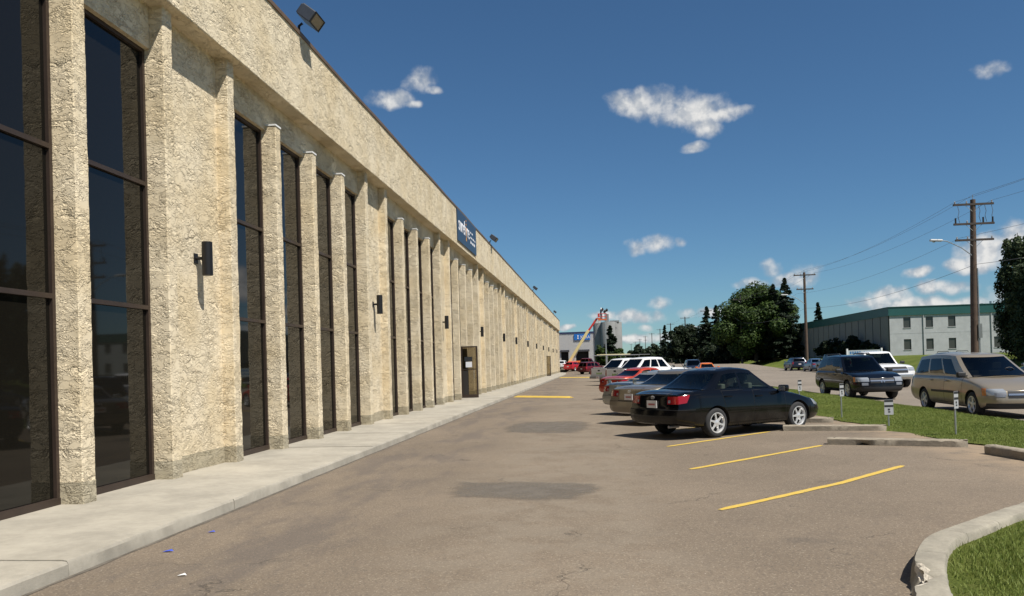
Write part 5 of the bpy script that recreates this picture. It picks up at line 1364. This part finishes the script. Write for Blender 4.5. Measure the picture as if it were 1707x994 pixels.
# ---------------------------------------------------------------- utility poles and wires
M_POLE = mat('pole_wood', (.10, .066, .046), .9, var=.25, vscale=2.5, bump=.01, bscale=12); M_POLEF = mat('pole_wood_grey', (.065, .052, .044), .9, var=.2, vscale=2)
M_WIRE = mat('wire', (.10, .10, .11), .6); M_INS = mat('insulator', (.32, .31, .30), .3)
PX = 26.6; PY = [13.0, 59.2, 105.0, 150.5, 197, 243, 290, 338, 388, 440, 495, 555, 620]
where = ['nearest the street bend', 'towering beside the poplars', 'at the end of the panelled side wall', 'standing in front of the big leafy tree', 'among the dark spruces past the big tree', 'sixth along the street from the poplars', 'seventh along', 'eighth', 'ninth', 'tenth', 'eleventh', 'twelfth', 'thirteenth']
fars = ['fifth', 'sixth', 'seventh', 'eighth', 'ninth', 'tenth', 'eleventh', 'twelfth', 'thirteenth']
def pole(k, x, y, z0):
    H = 12.35 + 2.5 * sstep((y - 100) / 190)
    lab = {1: 'tall brown utility pole with three crossarms and street lamp beside the poplars', 2: 'utility pole with two crossarms and street lamp by the panelled side wall', 3: 'utility pole with street lamp in front of the big leafy tree', 4: 'utility pole with street lamp among the dark spruces'}.get(k)
    if lab is None: lab = 'wooden utility pole, %s of the line counted up the street' % (['first'] + [''] * 4 + fars)[k] if k != 0 else 'wooden utility pole across the street from the kerbed grass corner'
    o = empty('utility_pole', (x, y, z0), 0, lab, 'utility pole', 'utility poles along the street')
    lean = .10 if k == 1 else 0
    MB().tube([(-lean * 2, 0, -.3), (-lean, 0, H * .5), (lean * .4, 0, H)], [.27, .225, .17] if k < 2 else [.21, .18, .15], 12 if k < 4 else 7).build('pole', M_POLE if k < 3 else M_POLEF, o, smooth=True)
    arms = [(H - .35, 1.35)] + ([(H - 1.72, 1.35), (H - 2.85, 1.28)] if k in (0, 1) else [(H - 2.15, 1.05)] if k in (2, 5, 7, 9) else [])
    for az_, aw in arms:
        a = MB().box(-aw, aw, -.20, -.08, az_ - .07, az_ + .07).build('crossarm', M_POLEF, o)
        if k < 5:
            for sg in (-1, 1): MB().tube([(sg * .55, -.14, az_ - .06), (sg * .08, -.16, az_ - .5)], .014, 5).build('brace', M_GALV, a)
            for sx in (-aw + .12, -.45 if k < 3 else aw - .12, aw - .12): MB().lathe([(.05, 0), (.06, .05), (.035, .1), (.055, .14), (.0, .2)], 8, c=(sx, -.14, az_ + .07)).build('insulator', M_INS, a)
        else:
            MB().box(-aw, -aw + .12, -.19, -.09, az_ + .072, az_ + .2).build('insulator', M_INS, a)
    MB().tube([(lean * .4, 0, H), (lean * .4, 0, H + .35)], .025, 5).build('top_pin', M_INS, o)
    if k == 1:
        for sx in (-1.05, .35, .75, 1.2):
            MB().tube([(sx, -.15, H - .45), (sx + .06, -.2, H - .85), (sx - .02, -.2, H - 1.2), (sx + .1, -.15, H - 1.6)], .018, 5).build('jumper', M_WIRE, o)
        for sx in (-1.22, .62, 1.25): MB().tube([(sx, -.15, H - 1.65), (sx, -.15, H - 1.28)], .06, 8).build('cutout', M_TRIM, o)
        MB().box(.0, .24, -.30, -.1, 2.6, 3.6).build('meter_box', M_GALV, o)
        MB().tube([(.08, -.22, .2), (.12, -.16, 7.5)], .045, 8).build('conduit', M_GALV, o)
    if 0 < k < 6:
        zj = 8.35
        MB().tube([(-.1, -.1, zj), (-.9, -.1, zj + .65), (-1.8, -.1, zj + 1.12), (-2.2, -.1, zj + 1.2)], .035, 7).build('lamp_arm', M_GALV, o)
        h = MB().box(-.42, .42, -.13, .13, -.07, .08).build('lamp_head', mat('lamp_head_grey', (.55, .55, .53), .5), o); bevel(h, .05, 2); h.location = (-2.55, -.1, zj + 1.22); h.rotation_euler = (0, .06, 0)
        MB().lathe([(.11, 0), (.09, -.06), (0, -.08)], 10, c=(-.15, 0, -.07)).build('lamp_lens', M_LAMP, h)
    return o
for k, y in enumerate(PY): pole(k, PX, y, bank_z(PX, y) if y < 415 else .2)
H = 12.35
att = [('topmost', .04, H + .3), ('street side upper', -1.2, H - .15), ('lawn side upper', 1.2, H - .15), ('street side lower', -.95, H - 2.7), ('lowest thick', .0, H - 4.6)]
for nm, dx, dz in att:
    for k in range(0, 6):
        a = Vector((PX + dx, PY[k] - .14, dz + 2.5 * sstep((PY[k] - 100) / 190))); b_ = Vector((PX + dx, PY[k + 1] - .14, dz + 2.5 * sstep((PY[k + 1] - 100) / 190))); n = 18; sag = .75
        pts = [a.lerp(b_, i / n) - Vector((0, 0, sag * 4 * (i / n) * (1 - i / n))) for i in range(n + 1)]
        c = ['first', 'second', 'third', 'fourth', 'fifth', 'sixth'][k]
        o = MB().tube(pts, .009 if 'thick' not in nm else .013, 4, cap=False).build('power_line', M_WIRE)
        tag(o, '%s wire of the pole line in its %s span up the street' % (nm, c), 'wire', 'wires of the street pole line')

# ---------------------------------------------------------------- trees
def leaf_cards(name, pts, nrm, size, m, parent, seed=0, aspect=1.6):
    r = np.random.default_rng(seed); P_ = np.asarray(pts, float); n = len(P_); N = np.asarray(nrm, float) + r.normal(0, .55, (n, 3)); N /= np.linalg.norm(N, axis=1)[:, None]
    t = np.cross(N, r.normal(0, 1, (n, 3))); t /= np.linalg.norm(t, axis=1)[:, None] + 1e-9; b = np.cross(N, t)
    s = size * r.uniform(.6, 1.35, n)[:, None]; t = t * s * .5 * aspect; b = b * s * .5
    V = np.stack([P_ - t, P_ - b * .9 + t * .1, P_ + t, P_ + b * .9 - t * .1], 1).reshape(-1, 3)
    me = bpy.data.meshes.new(name); me.vertices.add(len(V)); me.vertices.foreach_set('co', V.ravel().astype(np.float32))
    me.loops.add(4 * n); me.loops.foreach_set('vertex_index', np.arange(4 * n, dtype=np.int32)); me.polygons.add(n); me.polygons.foreach_set('loop_start', (np.arange(n) * 4).astype(np.int32))
    me.update(calc_edges=True); me.materials.append(m); return link(bpy.data.objects.new(name, me), parent)
M_LEAF = mat_blade('leaf_green', (.018, .040, .007), (.066, .105, .020)); M_LEAFD = mat_blade('leaf_dark', (.007, .015, .005), (.024, .038, .012)); M_NEEDLE = mat_blade('needle_dark', (.008, .018, .009), (.028, .045, .020)); M_POP = mat_blade('poplar_leaf', (.024, .046, .017), (.080, .105, .045))
M_BARK = mat('bark', (.075, .06, .045), .95, var=.3, vscale=4, bump=.02, bscale=10)
def deciduous(x, y, z, h, rx, label, seed, leaves=16000, size=.36, m=M_LEAF, group=None, low=.12, name='leafy_tree', cat='tree'):
    o = empty(name, (x, y, z), 0, label, cat, group); r = np.random.default_rng(seed); tr = MB()
    tr.tube([(0, 0, -.3), (.1, 0, h * .2), (0, .1, h * .45), (.1, 0, h * .75)], [h * .028, h * .022, h * .016, h * .006], 9)
    cl = []
    nC = 60
    for k in range(nC):
        u = r.normal(0, 1, 3); u /= np.linalg.norm(u); q = r.random() ** .4
        zz = h * (low + (1 - low) * (.5 + .5 * u[2] * q)); wz = math.sin(PI * min(1, max(.0, (zz / h - low) / (1 - low) * .86 + .12))) ** .6
        c = np.array([u[0] * q * rx * wz, u[1] * q * rx * wz, zz]); cl.append((c, rx * r.uniform(.20, .36)))
        if k < 12: tr.tube([(0, 0, h * r.uniform(.15, .4)), tuple(c * np.array([.5, .5, .85])), tuple(c)], [h * .009, h * .006, h * .002], 5)
    tr.build('trunk', M_BARK, o, smooth=True)
    P_, N_ = [], []
    per = leaves // nC
    for c, cr in cl:
        u = r.normal(0, 1, (per, 3)); u /= np.linalg.norm(u, axis=1)[:, None]; q = r.random(per) ** .33
        P_.append(c + u * (q * cr)[:, None] * np.array([1, 1, .8])); N_.append(u + np.array([0, 0, .5]))
    P_ = np.concatenate(P_); N_ = np.concatenate(N_); k = P_[:, 2] > .3
    leaf_cards('crown', P_[k], N_[k], size, m, o, seed); return o
def spruce(x, y, z, h, rb, label, seed, n=9000, size=.36, group=None, m=M_NEEDLE, base=.06, power=.82):
    o = empty('spruce_tree', (x, y, z), 0, label, 'tree', group); r = np.random.default_rng(seed)
    MB().tube([(0, 0, -.3), (0, 0, h * .5), (0, 0, h * .98)], [h * .018, h * .011, h * .002], 7).build('trunk', M_BARK, o, smooth=True)
    nb = int(h * 8.0); P_, N_ = [], []; per = max(8, int(n * 2.0) // nb)
    for k in range(nb):
        t = (k + r.random()) / nb; zz = h * (base + (1 - base) * t); L = rb * (1 - t) ** power * r.uniform(.6, 1.25) + .05; a = r.uniform(0, 2 * PI)
        s = r.random(per) ** .7; d = np.array([math.cos(a), math.sin(a), 0]); sd = np.array([-math.sin(a), math.cos(a), 0])
        w = r.normal(0, 1, per) * (.17 * L * (1 - s) + .04)
        p = d * (s * L)[:, None] + sd * w[:, None] + np.array([0, 0, 1]) * (zz - .30 * L * s + .12 * L * s * s + r.normal(0, .06, per))[:, None]
        P_.append(p); N_.append(np.tile(np.array([0, 0, 1.0]), (per, 1)) + .4 * d)
    leaf_cards('crown', np.concatenate(P_), np.concatenate(N_), size * .62, m, o, seed, 2.3); return o
def poplar(x, y, z, h, rb, label, seed, n=22000, group=None, size=.16):
    o = empty('poplar_tree', (x, y, z), 0, label, 'tree', group); r = np.random.default_rng(seed); tr = MB()
    tr.tube([(0, 0, -.3), (0, 0, h * .5), (0, 0, h * .93)], [h * .02, h * .012, h * .002], 8); P_, N_ = [], []
    nb = 78; per = n // nb
    for k in range(nb):
        a = r.uniform(0, 2 * PI); z0 = h * r.random() ** 1.15 * .74; L = h * r.uniform(.14, .26); rad = rb * (1 - .86 * min(1, (z0 + L) / h)) ** .7 * r.uniform(.5, 1.15) * (.75 + .25 * min(1, z0 / (.15 * h)))
        d = np.array([math.cos(a), math.sin(a), 0]); e = d * rad + np.array([0, 0, min(z0 + L, h * r.uniform(.86, 1.0))])
        tr.tube([(0, 0, z0), tuple(d * rad * .6 + np.array([0, 0, z0 + (e[2] - z0) * .45])), tuple(e)], [.05, .03, .01], 4)
        s = r.random(per) ** .75; p = np.outer(1 - s, [0, 0, z0]) + np.outer(s, e) + d * (np.sin(s * PI) * rad * .35)[:, None] + r.normal(0, .20, (per, 3)) * (1.15 - .6 * s)[:, None]
        P_.append(p); N_.append(np.tile(d, (per, 1)) + np.array([0, 0, .4]))
    tr.build('trunk', M_BARK, o, smooth=True)
    leaf_cards('crown', np.concatenate(P_), np.concatenate(N_), size, M_POP, o, seed); return o
deciduous(29.6, 153, 1.2, 14.2, 7.3, 'big round leafy tree with bright green top behind the street poles', 11, 60000, .30, low=.0)
deciduous(33.6, 156, 1.3, 12.8, 5.2, 'leafy tree filling the right flank of the big round tree', 12, 34000, .30, low=.0)
spruce(34.0, 148, 1.3, 14.4, 4.2, 'tall spruce rising through the right side of the big leafy tree', 13, 9000, .40)
spruce(32.4, 150, 1.3, 13.6, 3.4, 'slim spruce tip beside the tall spruce at the big leafy tree', 14, 5000, .38)
spruce(23.9, 176, .3, 12.6, 3.4, 'dark spruce with a sharp tip just left of the twin spruces', 15, 7000, .42)
spruce(26.0, 177, .3, 12.8, 3.3, 'dark spruce, taller of the twins left of the big leafy tree', 16, 7000, .42)
spruce(27.8, 175, .3, 12.0, 3.3, 'dark spruce, shorter of the twins left of the big leafy tree', 17, 7000, .42)
for k, (x, y, h, rx, l) in enumerate(((20.6, 202, 10.0, 3.8, 'dark bushy tree at the street end of the dark tree row'), (23.6, 205, 10.2, 4.2, 'dark bushy tree in the middle of the dark tree row'), (26.8, 200, 10.0, 4.2, 'dark bushy tree closing the dark tree row beside the spruces'), (28.0, 169, 8.8, 4.2, 'low dark tree under the twin spruces'), (24.0, 164, 5.0, 3.2, 'dark shrubby tree below the sharp tipped spruce'))):
    deciduous(x, y, .2, h, rx, l, 30 + k, 18000, .36, M_LEAFD, low=.0)
for k, (x, y, h, rx, l) in enumerate(((26.5, 158, 4.5, 3.2, 'dark undergrowth shrub left of the big leafy tree trunk'), (31.0, 160, 4.0, 3.4, 'dark undergrowth shrub behind the big leafy tree trunk'), (35.5, 158, 4.6, 3.2, 'dark undergrowth shrub right of the tall spruce'), (29.0, 186, 6.5, 4.5, 'dark undergrowth tree between the twin spruces and the big leafy tree'))):
    deciduous(x, y, .9, h, rx, l, 130 + k, 5000, .45, M_LEAFD, low=.0)
spruce(19.6, 232, .2, 11.4, 3.0, 'lone open spruce with tiered branches beside the distant poles', 21, 5000, .4, power=.9)
for k, (x, y, h, rx) in enumerate(((17.0, 330, 8.0, 3.0), (20.5, 320, 7.0, 3.0), (23.5, 335, 8.5, 3.2), (27.5, 325, 7.5, 3.0), (31, 330, 7.5, 3.5), (14.5, 345, 6.0, 2.5))):
    deciduous(x, y, .2, h, rx, 'small dark tree standing far up the street by the distant poles', 50 + k, 2500, .7, M_LEAFD, low=.05, group='distant trees up the street')
spruce(3.5, 200, .3, 10.2, 3.8, 'dark spruce standing in front of the grain silos', 22, 9000, .45, power=.8)
for k, (x, h, rx, l) in enumerate(((.9, 5.6, 1.4, 'ragged brownish shrub left of the spruce before the silos'), (5.6, 4.6, 1.6, 'low green tree right of the spruce before the silos'), (2.2, 4.4, 1.3, 'olive bush at the foot of the spruce before the silos'))):
    deciduous(x, 197, .3, h, rx, l, 70 + k, 3000, .42, M_LEAF, low=.04)
for k, (x, y, h) in enumerate(((32.0, 64.2, 10.6), (33.9, 61.0, 10.8), (33.2, 57.0, 11.2), (33.0, 53.0, 10.4), (33.0, 48.5, 11.0), (33.0, 44.0, 10.2), (33.2, 39.0, 10.8))):
    poplar(x, y, bank_z(x, y) - .2, h, 2.1, ['columnar dark poplar next to the tall brown utility pole', 'second columnar poplar of the row, next after the tall brown pole', 'third columnar poplar of the row past the tall brown pole', 'fourth columnar poplar of the row past the tall brown pole', 'fifth columnar poplar of the row past the tall brown pole', 'sixth columnar poplar of the row past the tall brown pole', 'last columnar poplar of the row past the tall brown pole'][k], 90 + k, group='poplar row across the street')
spruce(44.5, 166, 1.4, 10.8, 2.2, 'small spruce tip showing over the green roof band', 23, 3500, .4)
for k, (x, y, h, rx) in enumerate(((35.6, 120, 2.0, 1.2), (35.5, 124.5, 2.9, 1.5), (35.6, 116, 2.9, 1.4), (35.7, 110.5, 2.0, 1.1), (35.5, 130, 2.4, 1.4), (35.6, 107, 1.5, 1.2))):
    deciduous(x, y, 1.38, h, rx, 'dark rounded shrub growing against the panelled side wall', 110 + k, 2200, .26, M_LEAFD, 'shrubs along the panelled wall', .02, 'shrub', 'shrub')
# distant wood along the horizon
r = np.random.default_rng(77); P_, N_ = [], []
for k in range(240):
    x = r.uniform(-900, 1300); y = r.uniform(760, 1000); hh = r.uniform(5, 12); n = 60; u = r.normal(0, 1, (n, 3)); u /= np.linalg.norm(u, axis=1)[:, None]
    P_.append(np.array([x, y, hh * .5]) + u * np.array([hh * 1.4, hh, hh * .5])); N_.append(u)
o = leaf_cards('distant_wood', np.concatenate(P_), np.concatenate(N_), 3.0, M_LEAFD, None, 5); tag(o, 'low dark wood along the far horizon', 'wood', kind='stuff')
